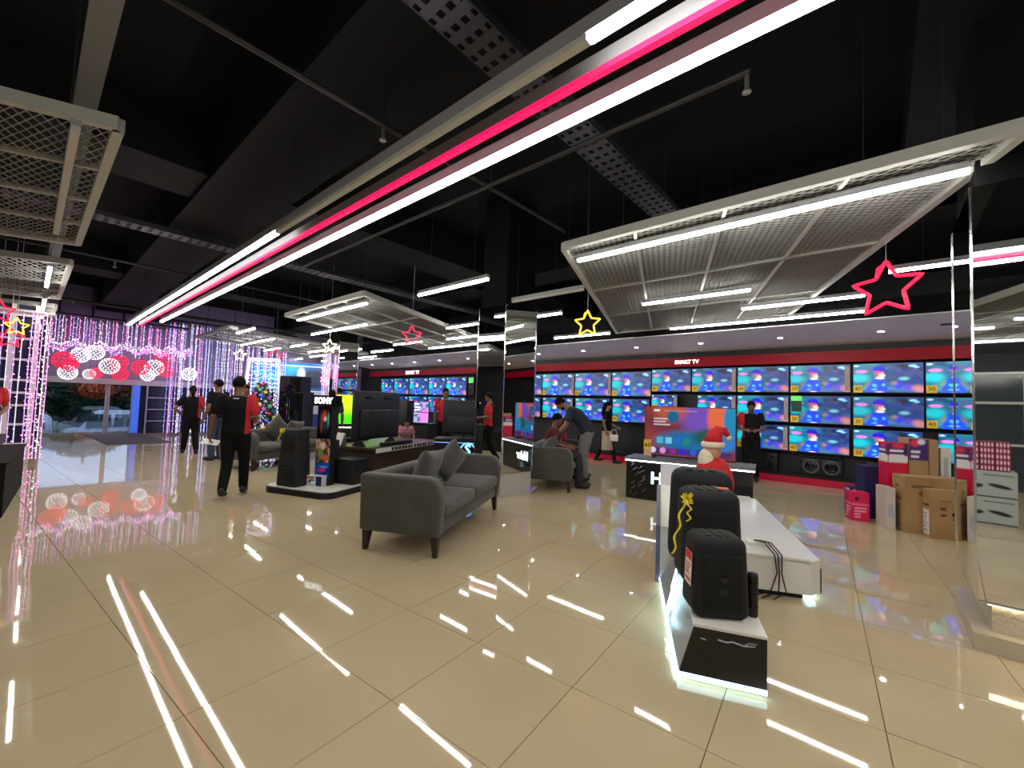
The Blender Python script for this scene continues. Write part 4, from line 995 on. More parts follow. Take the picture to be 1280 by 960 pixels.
def kraft(seed, kind):
    p = Pic(56, 56, KR).noise(3, seed, lin(162, 128, 86), .4, .8)
    if kind == 'front':
        p.rect(.05, .82, .95, .835, KD, .004).rect(.22, .30, .85, .31, KD, .004).rect(.22, .70, .85, .71, KD, .004).rect(.22, .30, .23, .71, KD, .004).rect(.53, .30, .54, .71, KD, .004).rect(.84, .30, .85, .71, KD, .004)
        p.rect(.30, .58, .46, .66, lin(90, 66, 40), .01).rect(.30, .46, .46, .52, lin(90, 66, 40), .01).rect(.62, .40, .80, .44, lin(25, 18, 12), .01).rect(.60, .48, .68, .56, lin(25, 18, 12), .01).rect(.66, .52, .82, .55, lin(25, 18, 12), .01)
        p.rect(.30, .76, .60, .79, lin(110, 82, 50), .01)
    elif kind == 'side':
        p.rect(.2, .56, .75, .61, lin(20, 15, 10), .02).rect(.25, .78, .5, .84, lin(90, 66, 40), .02).bars(.15, .06, .8, .48, 9, lin(125, 95, 60), seed).rect(.1, .93, .7, .97, lin(90, 110, 80), .02)
    elif kind == 'label':
        p.rect(.1, .64, .9, .70, lin(30, 22, 15), .02).rect(.08, .05, .95, .58, lin(225, 222, 215), .02).bars(.16, .1, .85, .52, 6, lin(150, 150, 150), seed)
    elif kind == 'wide':
        p.rect(.08, .80, .36, .86, lin(110, 82, 50), .01).ell(.22, .72, .05, .05, lin(120, 90, 60), .2).ell(.30, .70, .05, .05, lin(120, 90, 60), .2)
    return p
KO = (.229, 7.193)                                  # near corner of the big carton; same slant as the displays
def kp(e, d, z=0.): return (KO[0] + e * math.cos(IA) - d * math.sin(IA), KO[1] + e * math.sin(IA) + d * math.cos(IA))
def kart(label, e, d, w, dp, h, col, **k):
    x, y = kp(e + w / 2, d + dp / 2); return carton(label, x, y, IA, w, dp, h, col, **k)
BRN = (.43, .28, .14)
kart('big flat brown television carton standing behind the carton with black symbols', 0, 0, .78, .30, .69, BRN, prints=[('f', kraft(6, 'wide')), ('l', kraft(3, 'side'))])
kart('brown carton with black symbols and a white label, before the big television carton', .165, -.150, .34, .14, .57, BRN, prints=[('f', kraft(8, 'front')), ('l', kraft(9, 'label'))])
kart('narrow white upright carton between the pink box and the brown cartons', -.155, .10, .10, .26, .52, lin(190, 180, 170), prints=[('f', Pic(12, 40, lin(205, 195, 185)).rect(.2, .3, .8, .6, lin(170, 180, 195)))])
pn = Pic(24, 40, lin(222, 30, 92)); pn.rect(.0, .55, 1, .62, lin(240, 120, 160)).bars(.15, .1, .85, .5, 4, lin(245, 170, 195), 2).ell(.3, .78, .12, .08, lin(80, 10, 40), .2)
kart('hot pink box on the floor beside the blue one', -.40, .42, .20, .20, .38, lin(210, 25, 85), prints=[('f', pn), ('l', pn)], flaps=False)
bl = Pic(24, 40, lin(28, 38, 96)); bl.rect(.1, .85, .9, .95, lin(190, 190, 220)).rect(.15, .1, .4, .2, lin(210, 215, 235)).ell(.5, .5, .3, .2, lin(60, 80, 160), .3)
kart('blue and white box on the floor nearest the red plinth', -.20, 1.02, .24, .22, .36, lin(30, 40, 100), prints=[('f', bl), ('l', bl)], flaps=False)
rp = Pic(30, 70, lin(214, 26, 70)); rp.rect(0, .76, 1, .85, lin(236, 236, 240), .01).rect(0, .85, 1, 1, lin(60, 40, 110), .01).bars(.08, .83, .95, .93, 2, lin(240, 238, 245), 5).ell(.5, .965, .3, .03, lin(230, 60, 90), .3)
kart('tall red box with a white and purple price poster, left end of the carton stack', -.02, .36, .21, .26, 1.08, lin(205, 24, 66), prints=[('f', rp), ('l', rp)], flaps=False)
pr_ = Pic(40, 90, KR); pr_.rect(0, .75, 1, 1, lin(70, 45, 120), .01).ell(.3, .95, .25, .04, lin(230, 60, 90), .3).ell(.65, .965, .2, .03, lin(235, 235, 245), .3).bars(.1, .77, .95, .88, 2, lin(240, 238, 245), 4)
kart('brown carton topped with a purple price poster in the carton stack', .20, .36, .20, .26, 1.15, BRN, prints=[('f', pr_)])
kart('plain brown narrow upright carton in the carton stack', .41, .36, .09, .26, 1.14, (.40, .26, .13))
kart('slim white upright carton in the stack beside the mirror column', .53, .37, .10, .22, 1.04, lin(215, 215, 210), prints=[('f', Pic(10, 40, lin(215, 215, 210)).rect(.3, .1, .7, .9, lin(170, 175, 175)))], flaps=False)
kart('dark blue upright carton behind the tall red box', -.16, .66, .16, .3, .72, lin(35, 32, 85), flaps=False)
# grey appliance cartons and pink patterned boxes behind the camera, seen in the wide mirror
gb = Pic(60, 40, lin(165, 170, 168)); gb.ell(.3, .45, .22, .07, lin(30, 30, 32), .2, .3).ell(.72, .42, .13, .08, lin(25, 25, 28), .2, -.3).rect(0, 0, 1, .06, lin(25, 25, 28)).rect(.05, .82, .6, .9, lin(110, 120, 100))
def gbox(label, z):
    t = carton(label, 1.13, -1.0, R(4), .52, .40, .36, (.40, .42, .42), z=z, flaps=False)
    link('printed_back', gb.mesh('printed_back', .515, .355, print_mat('printed_paper')), t, facing((0, .2012, .18), (-1, 0, 0), (0, 0, 1)))
    link('printed_side', gb.mesh('printed_side', .395, .355, print_mat('printed_paper')), t, facing((.2612, 0, .18), (0, 1, 0), (0, 0, 1)))
gbox('lower grey appliance carton, reflected in the wide mirror column', 0)
gbox('upper grey appliance carton on another one, reflected in the wide mirror column', .3615)
hb = Pic(40, 40, lin(120, 20, 60))
for i in range(4):
    for j in range(5): hb.ell(.14 + i * .24, .1 + j * .2, .07, .07, lin(236, 190, 205), .2)
for i in range(3):
    t = carton('pink patterned gift box on the grey cartons', .98 + i * .145, -1.0, R(4), .14, .3, .40, lin(120, 20, 60), z=.723, flaps=False)
    t['group'] = 'pink patterned gift boxes'
    link('printed_back', hb.mesh('printed_back', .138, .398, print_mat('printed_paper')), t, facing((0, .1512, .2), (-1, 0, 0), (0, 0, 1)))
# grey glazed office front behind the camera
t = thing('glass_partition', 'dark glazed partition with grey frames, reflected in the wide mirror column', 'partition', (2.2, -5.2, 0))
for k in range(5):
    MB().box(-2.2 + k * 1.1 - .03, -2.2 + k * 1.1 + .03, -.04, .04, 0, 2.4).build('frame_post', FRAME_G, t)
    if k < 4: MB().box(-2.2 + k * 1.1 + .03, -2.2 + (k + 1) * 1.1 - .03, -.01, .01, .0, 2.36).build('pane', mat('smoked_glass', (.05, .06, .07), .08), t)
for z in (.9, 1.75, 2.36): MB().box(-2.2, 2.2, -.045, .045, z, z + .05).build('frame_rail', FRAME_G, t)
# ================================================================== ENTRANCE: door glass, mat, light strings, balls, outside
o = MB().box(-19.2, -15.2, -.66, .66, .0005, .012).build('door_mat', RUBBER)
o.location = (0, 0, 0)
o.data.transform(Matrix.Translation((17.2, 0, 0))); o.location = (-17.15, 2.02, 0); o.rotation_euler = (0, 0, R(3)); tag(o, 'dark grey rubber mat lying inside the entrance doors', 'mat')
for k, (a, b) in enumerate([(.32, 1.72), (1.78, 2.36)]):
    d = MB().box(-19.12, -19.09, a, b, .02, 1.60).build('door_%d' % (k + 1), GLASS); struct(d)
    for y in (a, b): MB().box(-19.14, -19.07, y - .025, y + .025, 0, 1.615).build('door_frame', mat('pale_frame', (.45, .47, .52), .4), d)
struct(MB().box(-19.18, -19.02, 2.36, 2.54, 0, 1.619).build('trim_20', mat('blue_pillar', (.05, .12, .7), .4, emit=.5, ecol=(.08, .2, 1.))))
# window bars behind the string curtain
wg = MB()
win = thing('window_grid', 'white glazing bars of the shop window behind the hanging light strings', 'window', (-18.97, 0, 0))
for k in range(9): MB().box(-.02, .02, 2.7 + k * .6, 2.74 + k * .6, 0, 1.615).build('glazing_bar', mat('lilac_bar', (.5, .5, .65), .4), win)
for z in (.4, .8, 1.2): MB().box(-.02, .02, 2.7, 7.5, z, z + .03).build('glazing_bar', mat('lilac_bar'), win)

COLS = {'white': (.85, .85, 1.), 'lilac': (.55, .35, 1.), 'pink': (1., .25, .6), 'blue': (.15, .25, 1.)}
LM = {k: mat('string_' + k, v, .4, emit=3.2, ecol=v) for k, v in COLS.items()}
WIREM = {k: mat('wire_' + k, (.6, .6, .7), .4, emit=.85, ecol=v) for k, v in COLS.items()}
def string_mesh(L, seed, col, bcol, n, r=.013, wr=.007):
    rg = random.Random(seed); b = MB()
    w = MB().tube([(0, 0, 0), (rg.uniform(-.01, .01), rg.uniform(-.01, .01), -L / 2), (0, 0, -L)], wr, 5)
    for k in range(n):
        b.octa((rg.uniform(-.02, .02), rg.uniform(-.02, .02), -L * (k + rg.random()) / n), r * rg.uniform(.7, 1.3))
    return w.mesh('cord', WIREM[col]), b.mesh('bulbs', LM[bcol])
kinds = [('white', 'white'), ('lilac', 'white'), ('white', 'lilac'), ('lilac', 'lilac'), ('pink', 'pink'), ('blue', 'blue'), ('lilac', 'pink'), ('white', 'blue')]
SM = {}
def light_string(label, group, x, y, ztop, L, k, n=26):
    key = (k, round(L, 1), n)
    if key not in SM: SM[key] = string_mesh(round(L, 1), k * 7 + int(L * 10), *kinds[k], n)
    t = thing('light_string', label, 'light string', (x, y, ztop), 0, group)
    link('cord', SM[key][0], t); tag(link('bulbs', SM[key][1], t), kind='stuff')
rg = random.Random(11)
for k in range(64):
    y = 3.05 + k * .058
    light_string('hanging string of small lights in the bright curtain beside the doors', 'light strings of the curtain', -17.9 + rg.uniform(-.25, .25), y, 3.761, 3.7, rg.choice([0, 0, 1, 2, 2, 3, 3, 4, 5, 6, 7]), 30)
for k in range(44):
    y = .30 + k * .072
    light_string('short hanging string of pink and white lights above the doors', 'short light strings over the doors', -18.3 + rg.uniform(-.3, .5), y, 3.571, rg.choice([.8, .9, 1.1]), rg.choice([0, 2, 3, 3, 4, 4, 6]), 10)
for k in range(6):
    light_string('long hanging string of pink and white lights at the corner of the left window', 'pink light strings at the window corner', -11.85 + rg.uniform(-.08, .08), -.0 + k * .045, 2.801, 2.7, rg.choice([4, 4, 6, 0]), 34)
for k in range(9):
    light_string('hanging string of pale lights over the left window', 'pale light strings over the left window', -12.0 + rg.uniform(-.05, .05), -.75 + k * .08, 2.801, 2.4, rg.choice([2, 3, 6, 7]), 12)
bar = tag(MB().box(-18.35, -17.4, 2.6, 6.9, 3.76, 3.82).build('string_rail', DARK_M), 'dark rail from which the light-string curtain hangs', 'rail')
MB().tube([(-18.0, 3, 3.82), (-18.0, 3, ZC - .001)], .01, 6).build('hanger_rod', DARK_M, bar); MB().tube([(-18.0, 6.5, 3.82), (-18.0, 6.5, ZC - .001)], .01, 6).build('hanger_rod', DARK_M, bar)
bar = tag(MB().box(-18.7, -17.7, .2, 3.5, 3.57, 3.62).build('string_rail', DARK_M), 'dark rail above the doors carrying short light strings', 'rail')
for y in (.5, 1.2, 1.9, 2.5): MB().box(-18.22, -18.17, y - .025, y + .025, 3.62, ZC - .001).build('hanger_rod', DARK_M, bar)
bar = tag(MB().box(-12.1, -11.75, -.85, .28, 2.80, 2.84).build('string_rail', WHITE_P), 'pale rail over the left window corner carrying light strings', 'rail')
MB().tube([(-11.9, -.4, 2.84), (-11.9, -.4, ZC - .001)], .008, 6).build('hanger_rod', DARK_M, bar)

# clustered light balls over the doors
def ball_mesh(seed, rad):
    rg = random.Random(seed); b = MB(); f = MB()
    n = 110
    for k in range(n):
        z = 1 - 2 * (k + .5) / n; a = k * 2.39996; q = math.sqrt(1 - z * z)
        b.octa((rad * q * math.cos(a), rad * q * math.sin(a), rad * z), rad * .095)
    for ax in range(3):
        for tlt in (-.5, 0, .5):
            pts = []
            for k in range(16):
                a = 2 * math.pi * k / 16; c = math.cos(a) * math.cos(tlt); s_ = math.sin(a) * math.cos(tlt); h = math.sin(tlt)
                p = [c, s_, h]; p = p[ax:] + p[:ax]; pts.append(tuple(rad * .97 * q for q in p))
            f.tube(pts, rad * .02, 4, closed=True)
    return b, f
RB, RF = ball_mesh(1, .21)
BR = mat('ball_red', (1, .03, .12), .4, emit=1.5, ecol=(1., .008, .07)); BW = mat('ball_white', (1, 1, 1), .4, emit=1.7, ecol=(.95, .93, 1.))
bm_r, bm_w, fm = RB.mesh('bulbs', BR), RB.mesh('bulbs', BW), RF.mesh('wire_frame', mat('ball_wire', (.35, .35, .4), .4, metal=.5))
fr_ = RF.mesh('wire_frame', mat('ball_wire_red', (.5, .02, .05), .4))
for kb, (y, z, c, s) in enumerate([(.66, 2.25, 'r', 1.15), (.80, 2.16, 'r', .9), (1.03, 2.48, 'w', 1.05), (1.30, 2.55, 'w', 1.0), (.78, 1.92, 'w', 1.0), (1.62, 2.16, 'w', 1.1), (1.88, 2.32, 'r', 1.0), (1.97, 1.97, 'r', .95), (1.36, 1.93, 'r', .7), (1.24, 1.90, 'w', .7), (2.34, 2.18, 'r', 1.05), (2.74, 2.22, 'w', 1.2), (3.02, 2.56, 'r', 1.05), (3.02, 2.12, 'r', .9), (2.62, 1.97, 'w', .9), (3.60, 2.06, 'w', 1.0)]):
    nm = 'red' if c == 'r' else 'white'
    t = thing('light_ball', 'round %s cluster ball of lights hanging over the entrance' % nm, 'light ball', (-17.75 - (kb * 2 % 5) * .22, y, z), rnd.uniform(0, 6), '%s light balls over the entrance' % nm)
    t.scale = (s, s, s)
    tag(link('bulbs', bm_r if c == 'r' else bm_w, t), kind='stuff'); link('wire_frame', fr_ if c == 'r' else fm, t)
    MB().tube([(0, 0, .2), (0, 0, (3.56 - z) / s)], .004, 4).build('hanging_wire', DARK_M, t)

# swags of bright bulbs under the short strings
for k, (z0, dy, c) in enumerate([(2.80, 0., 'white'), (2.70, .1, 'pink'), (2.62, .05, 'lilac')]):
    t = thing('light_garland', '%s swagged garland of bulbs across the entrance over the doors' % {'white': 'bright white', 'pink': 'pink', 'lilac': 'lilac'}[c], 'light string', (-18.45 + k * .12, .28, z0))
    pts = []; b = MB(); rq = random.Random(k)
    for i in range(61):
        y = i * .058; pts.append((0, y, .08 * math.cos(y * 2 * math.pi / .58) + .03 * y))
        for j in range(2): b.octa((rq.uniform(-.05, .05), y + rq.uniform(-.03, .03), pts[-1][2] + rq.uniform(-.06, .06)), rq.uniform(.012, .022))
    MB().tube(pts, .006, 5).build('cord', WIREM[c], t); tag(b.build('bulbs', LM[c], t), kind='stuff')
    for y in (.05, 1.75, 3.4): MB().tube([(0, y, .1), (0, y, 3.571 - z0)], .004, 4).build('hanging_wire', DARK_M, t)
# ---- left window with white glazing bars, set back behind the black counter
win = thing('shop_window', 'tall window with white glazing bars and rows of tiny lights at the left aisle', 'window', (-12.35, 0, 0))
MB().box(-.03, 0, -3.2, .06, 0, 3.0).build('pane', mat('window_dark2', (.03, .028, .06), .08), win)
for y in (-3.2, -2.4, -1.7, -1.1, -.62, -.24, .06): MB().box(.001, .05, y - .03, y + .03, 0, 3.0).build('glazing_bar', WHITE_P, win)
for z in (.35, .72, 1.08, 1.32, 1.56, 1.95, 2.35, 2.8): MB().box(.001, .04, -3.2, .06, z - .02, z + .02).build('glazing_bar', WHITE_P, win)

# ---- decorated tree in front of the curtain
t = thing('christmas_tree', 'decorated green tree with coloured baubles beside the light-string curtain', 'tree', (-12.05, 3.98, 0))
MB().lathe([(.20, 0), (.20, .22), (.05, .23), (.04, .5)], 12).build('stand', LEGW, t)
rg = random.Random(4); fo = MB()
for k in range(1500):
    f = rg.random() ** .7; z = .35 + (1 - f) * 1.42; rr = .04 + .52 * f; a = rg.uniform(0, 6.283); q = rr * rg.uniform(.65, 1.)
    c = Vector((math.cos(a) * q, math.sin(a) * q, z)); d = Vector((math.cos(a), math.sin(a), -.25)).normalized() * .11; s_ = Vector((-math.sin(a), math.cos(a), rg.uniform(-.4, .4))) * .022
    fo.add([c - s_, c + d, c + s_, c + Vector((0, 0, .03))], [(0, 1, 3), (1, 2, 3), (0, 2, 1)])
tag(fo.build('needles', mat('tree_green', (.02, .07, .035), .7), t), kind='stuff')
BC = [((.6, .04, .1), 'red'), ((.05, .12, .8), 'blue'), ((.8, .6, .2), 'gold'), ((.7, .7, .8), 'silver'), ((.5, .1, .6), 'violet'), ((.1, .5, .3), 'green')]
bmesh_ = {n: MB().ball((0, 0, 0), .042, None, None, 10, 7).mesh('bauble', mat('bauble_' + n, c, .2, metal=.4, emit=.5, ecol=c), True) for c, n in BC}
for k in range(90):
    f = (k + .5) / 90; f = f ** .75; z = .38 + (1 - f) * 1.36; rr = .06 + .52 * f; a = k * 2.4
    o = link('bauble', bmesh_[BC[k % 6][1]], t); o.location = (math.cos(a) * rr, math.sin(a) * rr, z); o.scale = [rg.uniform(.8, 1.3)] * 3
MB().tube([(.0, 0, 1.72), (0, 0, 1.82)], .02, 6).build('tree_tip', mat('bauble_gold'), t)
# pale arch of lights behind the tree
t = thing('light_arch', 'pale shimmering light frame standing behind the decorated tree', 'light decoration', (-13.1, 4.35, 0), R(45))
for s in (-1, 1): MB().tube([(s * .62, 0, 0), (s * .50, 0, 1.3), (s * .40, 0, 2.45)], .05, 8).build('frame_leg', mat('frost', (.7, .7, .85), .4, emit=.7, ecol=(.75, .72, 1)), t)
MB().tube([(-.42, 0, 2.43), (.42, 0, 2.43)], .05, 8).build('frame_top', mat('frost'), t)
ic = MB()
for k in range(15):
    x = -.44 + k * .063
    for j in range(20): ic.octa((x, rg.uniform(-.03, .03), 2.38 - j * .115 - rg.uniform(0, .06)), .016)
tag(ic.build('bulbs', LM['white'], t), kind='stuff')
# decorated light drape on the far mirror column
t = thing('light_drape', 'pink and white tubes of light in front of the far mirror column', 'light decoration', (-11.3, 5.30, 0))
for k, (x, m) in enumerate([(-.22, 'lilac'), (-.12, 'white'), (-.02, 'pink'), (.08, 'lilac'), (.17, 'white')]):
    MB().tube([(x, 0, .05), (x, 0, 2.6)], .012, 6).build('light_tube', WIREM[m], t)
MB().box(-.28, .24, -.03, .03, 0, .049).build('base_bar', WHITE_P, t); MB().box(-.28, .24, -.02, .02, 2.6, 2.63).build('top_bar', WHITE_P, t)
pkb = MB()
for k in range(60): pkb.octa((rg.uniform(-.24, .2), rg.uniform(-.05, -.015), rg.uniform(1.75, 2.3)), .022)
tag(pkb.build('bulbs', LM['pink'], t), kind='stuff')

# ================================================================== OUTSIDE THE DOORS
struct(MB().box(-70, -19.2, -35, 50, -1.95, -1.75).build('ground_outside', mat('asphalt', (.06, .06, .065), .8, bump=.3, bscale=20)))
struct(MB().box(-70, -36, -35, 50, -1.749, -1.55).build('verge_outside', mat('grass', (.06, .10, .03), .9, var=.4, vscale=3)))
struct(MB().box(-19.2, -19.0, .3, 2.55, -1.75, -.013).build('trim_21', mat('grout')))
PAINT_W = mat('car_paint', (.62, .68, .74), .2, coat=.5); CARG = mat('car_glass', (.02, .03, .04), .05); TYRE = mat('tyre', (.015, .015, .015), .8)
def van(label, loc, rz, L=4.4, W=1.7, H=1.9, col=PAINT_W, boxy=1.):
    t = thing('van', label, 'car', loc, rz)
    prof = [(-L / 2, .35), (L / 2, .35), (L / 2 + .03, .75), (L / 2 - .05, .98), (L / 2 - .55 * boxy, 1.12), (L / 2 - 1.15, H - .1), (L / 2 - 1.5, H), (-L / 2 + .25, H), (-L / 2 + .03, H - .15), (-L / 2 - .02, .9)]
    bm = bmesh.new()
    A = [bm.verts.new((x, -W / 2 + (.10 if z > 1.1 else 0), z)) for x, z in prof]; B = [bm.verts.new((x, W / 2 - (.10 if z > 1.1 else 0), z)) for x, z in prof]
    n = len(prof); bm.faces.new(A); bm.faces.new(B[::-1])
    for i in range(n): bm.faces.new((A[i], B[i], B[(i + 1) % n], A[(i + 1) % n]))
    bmesh.ops.recalc_face_normals(bm, faces=bm.faces[:])
    bmesh.ops.bevel(bm, geom=bm.edges[:], offset=.05, segments=2, affect='EDGES', clamp_overlap=True)
    me = bpy.data.meshes.new('body_shell'); bm.to_mesh(me); bm.free(); me.materials.append(col); me.polygons.foreach_set('use_smooth', [True] * len(me.polygons)); link('body_shell', me, t)
    y = -W / 2 - .004
    for s in (-1, 1):
        yy = s * (W / 2 - .055)
        for (a, b) in ((-L / 2 + .25, -.35), (-.28, .75)):
            MB().hexa([(a, yy - .06, 1.15), (b, yy - .06, 1.15), (b, yy + .06, 1.15), (a, yy + .06, 1.15)], [(a + .05, yy - .06 - s * .02, H - .2), (b - .08, yy - .06 - s * .02, H - .2), (b - .08, yy + .06 - s * .02, H - .2), (a + .05, yy + .06 - s * .02, H - .2)]).build('side_window', CARG, t)
        for x in (-L / 2 + .8, L / 2 - .8):
            w = MB().add(*[(lambda vf: ([(v[0] + x, v[2] * 1. + s * (W / 2 - .1), v[1] + .32) for v in vf[0]], vf[1]))(lathe_raw(.32, .2))][0]).build('wheel', TYRE, t)
    MB().hexa([(L / 2 - .56 * boxy, -W / 2 + .2, 1.16), (L / 2 - .50 * boxy, -W / 2 + .2, 1.13), (L / 2 - .50 * boxy, W / 2 - .2, 1.13), (L / 2 - .56 * boxy, W / 2 - .2, 1.16)],
              [(L / 2 - 1.14, -W / 2 + .26, H - .13), (L / 2 - 1.09, -W / 2 + .26, H - .15), (L / 2 - 1.09, W / 2 - .26, H - .15), (L / 2 - 1.14, W / 2 - .26, H - .13)]).build('windscreen', CARG, t)
    MB().box(-L / 2 - .03, -L / 2 + .0, -W / 2 + .22, W / 2 - .22, 1.15, H - .25).build('rear_window', CARG, t)
    for s in (-1, 1):
        MB().box(-L / 2 - .035, -L / 2 + .02, s * (W / 2 - .16) - .1, s * (W / 2 - .16) + .1, .75, 1.05).build('tail_light', mat('tail_red', (.6, .01, .02), .3, emit=.4), t)
        MB().box(L / 2 - .02, L / 2 + .035, s * (W / 2 - .3) - .14, s * (W / 2 - .3) + .14, .72, .9).build('headlight', CHROME, t)
    return t
def lathe_raw(r, w, n=16):
    b = MB().lathe([(r * .9, -w / 2), (r, -w * .35), (r, w * .35), (r * .9, w / 2)], n); return b.v, b.f
van('white minivan parked outside the glass doors', (-33.0, 2.85, -1.75), R(-84), 3.0, 1.6, 2.05)
van('white hatchback with a red tail light parked outside, left of the minivan', (-32.5, -.95, -1.75), R(-90), 3.8, 1.65, 1.85)
def shrub(label, loc, r, m, n, seed, trunk=True, sq=.8, ch=2.1, ls=.2):
    t = thing('tree', label, 'tree', loc)
    rg = random.Random(seed); fo = MB()
    if trunk: MB().tube([(0, 0, 0), (.05, .1, r), (0, 0, r * 2.)], .15, 8, rr=[.16, .12, .06]).build('trunk', LEGW, t)
    for k in range(n):
        a = rg.uniform(0, 6.283); z = rg.uniform(-1, 1); q = math.sqrt(1 - z * z) * rg.uniform(.5, 1); c = Vector((math.cos(a) * q * r, math.sin(a) * q * r, (z * sq) * r + r * ch))
        d = Vector((rg.uniform(-1, 1), rg.uniform(-1, 1), rg.uniform(-1, 1))).normalized() * ls; s_ = d.cross(Vector((rg.uniform(-1, 1), rg.uniform(-1, 1), 1))).normalized() * ls * .55
        fo.add([c - d, c + s_, c + d, c - s_], [(0, 1, 2, 3)])
    tag(fo.build('leaves', m, t), kind='stuff')
LEAF = mat('leaf_dark', (.015, .045, .018), .7); LEAFO = mat('leaf_orange', (.50, .09, .02), .7)
for k, (x, y, r) in enumerate([(-44, -5, 2.7), (-43.5, -1, 2.6), (-44.5, 3, 2.8), (-43.6, 7, 2.6), (-45, 11, 2.8), (-46, -10, 2.8)]):
    shrub('dark leafy tree across the road outside', (x, y, -1.55), r, LEAF, 3600, k, ch=.95, ls=.38); COL.objects[-1] if False else None
for o in [o for o in COL.objects if o.name.startswith('tree') and o.get('label', '').startswith('dark leafy')]: o['group'] = 'dark trees outside'
shrub('orange leaved tree across the road, seen over the minivan', (-38.5, 3.0, -1.55), .85, LEAFO, 800, 30, sq=.6, ch=3.5, ls=.16)
# ================================================================== PEOPLE
def remesh(mb, voxel, smooth=4):
    me = mb.mesh('tmp_body', None); o = bpy.data.objects.new('tmp_body', me); COL.objects.link(o)
    m = o.modifiers.new('r', 'REMESH'); m.mode = 'VOXEL'; m.voxel_size = voxel; m.adaptivity = 0
    s = o.modifiers.new('s', 'SMOOTH'); s.factor = .5; s.iterations = smooth
    bpy.context.view_layer.update()
    out = bpy.data.meshes.new_from_object(o.evaluated_get(bpy.context.evaluated_depsgraph_get()))
    bpy.data.objects.remove(o); bpy.data.meshes.remove(me)
    out.polygons.foreach_set('use_smooth', [True] * len(out.polygons))
    return out
def limb(mb, pts, rr, n=12):
    pts = [Vector(p) for p in pts]
    mb.tube(pts, .05, n, rr=rr)
    for p, r_ in zip(pts, rr): mb.ball(p, r_ * .99, None, None, n, 8)
def loft(mb, cen, right, wid, dep, n=20):
    vs = []; fs = []; cen = [Vector(c) for c in cen]; right = Vector(right).normalized()
    for i, c in enumerate(cen):
        t = (cen[min(i + 1, len(cen) - 1)] - cen[max(i - 1, 0)]).normalized(); fr = t.cross(right).normalized()
        for k in range(n):
            a = 2 * math.pi * k / n; ca, sa = math.cos(a), math.sin(a)
            ca = math.copysign(abs(ca) ** .8, ca); sa = math.copysign(abs(sa) ** .8, sa)
            vs.append(c + right * wid[i] * ca + fr * dep[i] * sa)
    for i in range(len(cen) - 1):
        for k in range(n): fs.append((i * n + k, i * n + (k + 1) % n, (i + 1) * n + (k + 1) % n, (i + 1) * n + k))
    fs += [tuple(range(n - 1, -1, -1)), tuple((len(cen) - 1) * n + k for k in range(n))]
    mb.add(vs, fs)
def hand(mb, wrist, direc, palm_n, side, s=1., curl=.5):
    """palm, four unequal bent fingers, thumb from the side of the palm"""
    d = Vector(direc).normalized(); n = Vector(palm_n); n = (n - d * n.dot(d)).normalized(); w = d.cross(n) * side
    wrist = Vector(wrist)
    M = Matrix((w, d, n)).transposed()
    mb.ball(wrist + d * .045 * s, .040 * s, .052 * s, .016 * s, 12, 8, M)
    for k, L in enumerate((.066, .075, .070, .055)):
        off = (k - 1.5) * .0205 * s
        a = wrist + d * .085 * s + w * off; b = a + (d * math.cos(curl) + n * math.sin(curl)) * L * .5 * s; c = b + (d * math.cos(curl * 2.2) + n * math.sin(curl * 2.2)) * L * .5 * s
        limb(mb, [a - d * .03 * s, a, b, c], [.0095 * s, .0092 * s, .0088 * s, .0075 * s], 8)
    a = wrist + d * .03 * s - w * .032 * s; b = a + (d * .6 - w * .75 + n * .3) .normalized() * .032 * s; c = b + (d * .9 - w * .2 + n * .4).normalized() * .028 * s
    limb(mb, [a, b, c], [.012 * s, .0105 * s, .009 * s], 8)

SKIN = mat('skin_brown', (.20, .095, .055), .55); SKIN2 = mat('skin_light_brown', (.30, .155, .095), .55)
HAIR = mat('hair_black', (.005, .0045, .0045), .8, spec=.15, bump=.4, bscale=80)
CL = {'black': mat('cloth_black', (.007, .007, .008), .9, spec=.2, bump=.2, bscale=30), 'red': mat('cloth_red', (.50, .010, .022), .8), 'navy': mat('cloth_navy', (.018, .026, .045), .85),
      'grey': mat('cloth_grey', (.20, .20, .195), .85), 'darkgrey': mat('cloth_dark', (.022, .022, .028), .85), 'white': mat('cloth_white', (.62, .62, .62), .8), 'pink': mat('cloth_pink', (.42, .17, .20), .8, var=.4, vscale=25),
      'beige': mat('cloth_beige', (.45, .36, .28), .8), 'bluejean': mat('cloth_jean', (.04, .06, .11), .85), 'maroon': mat('cloth_maroon', (.12, .015, .02), .85)}
SHOE = mat('shoe_black', (.012, .012, .013), .5); SHOE_W = mat('shoe_sole', (.5, .5, .5), .6)
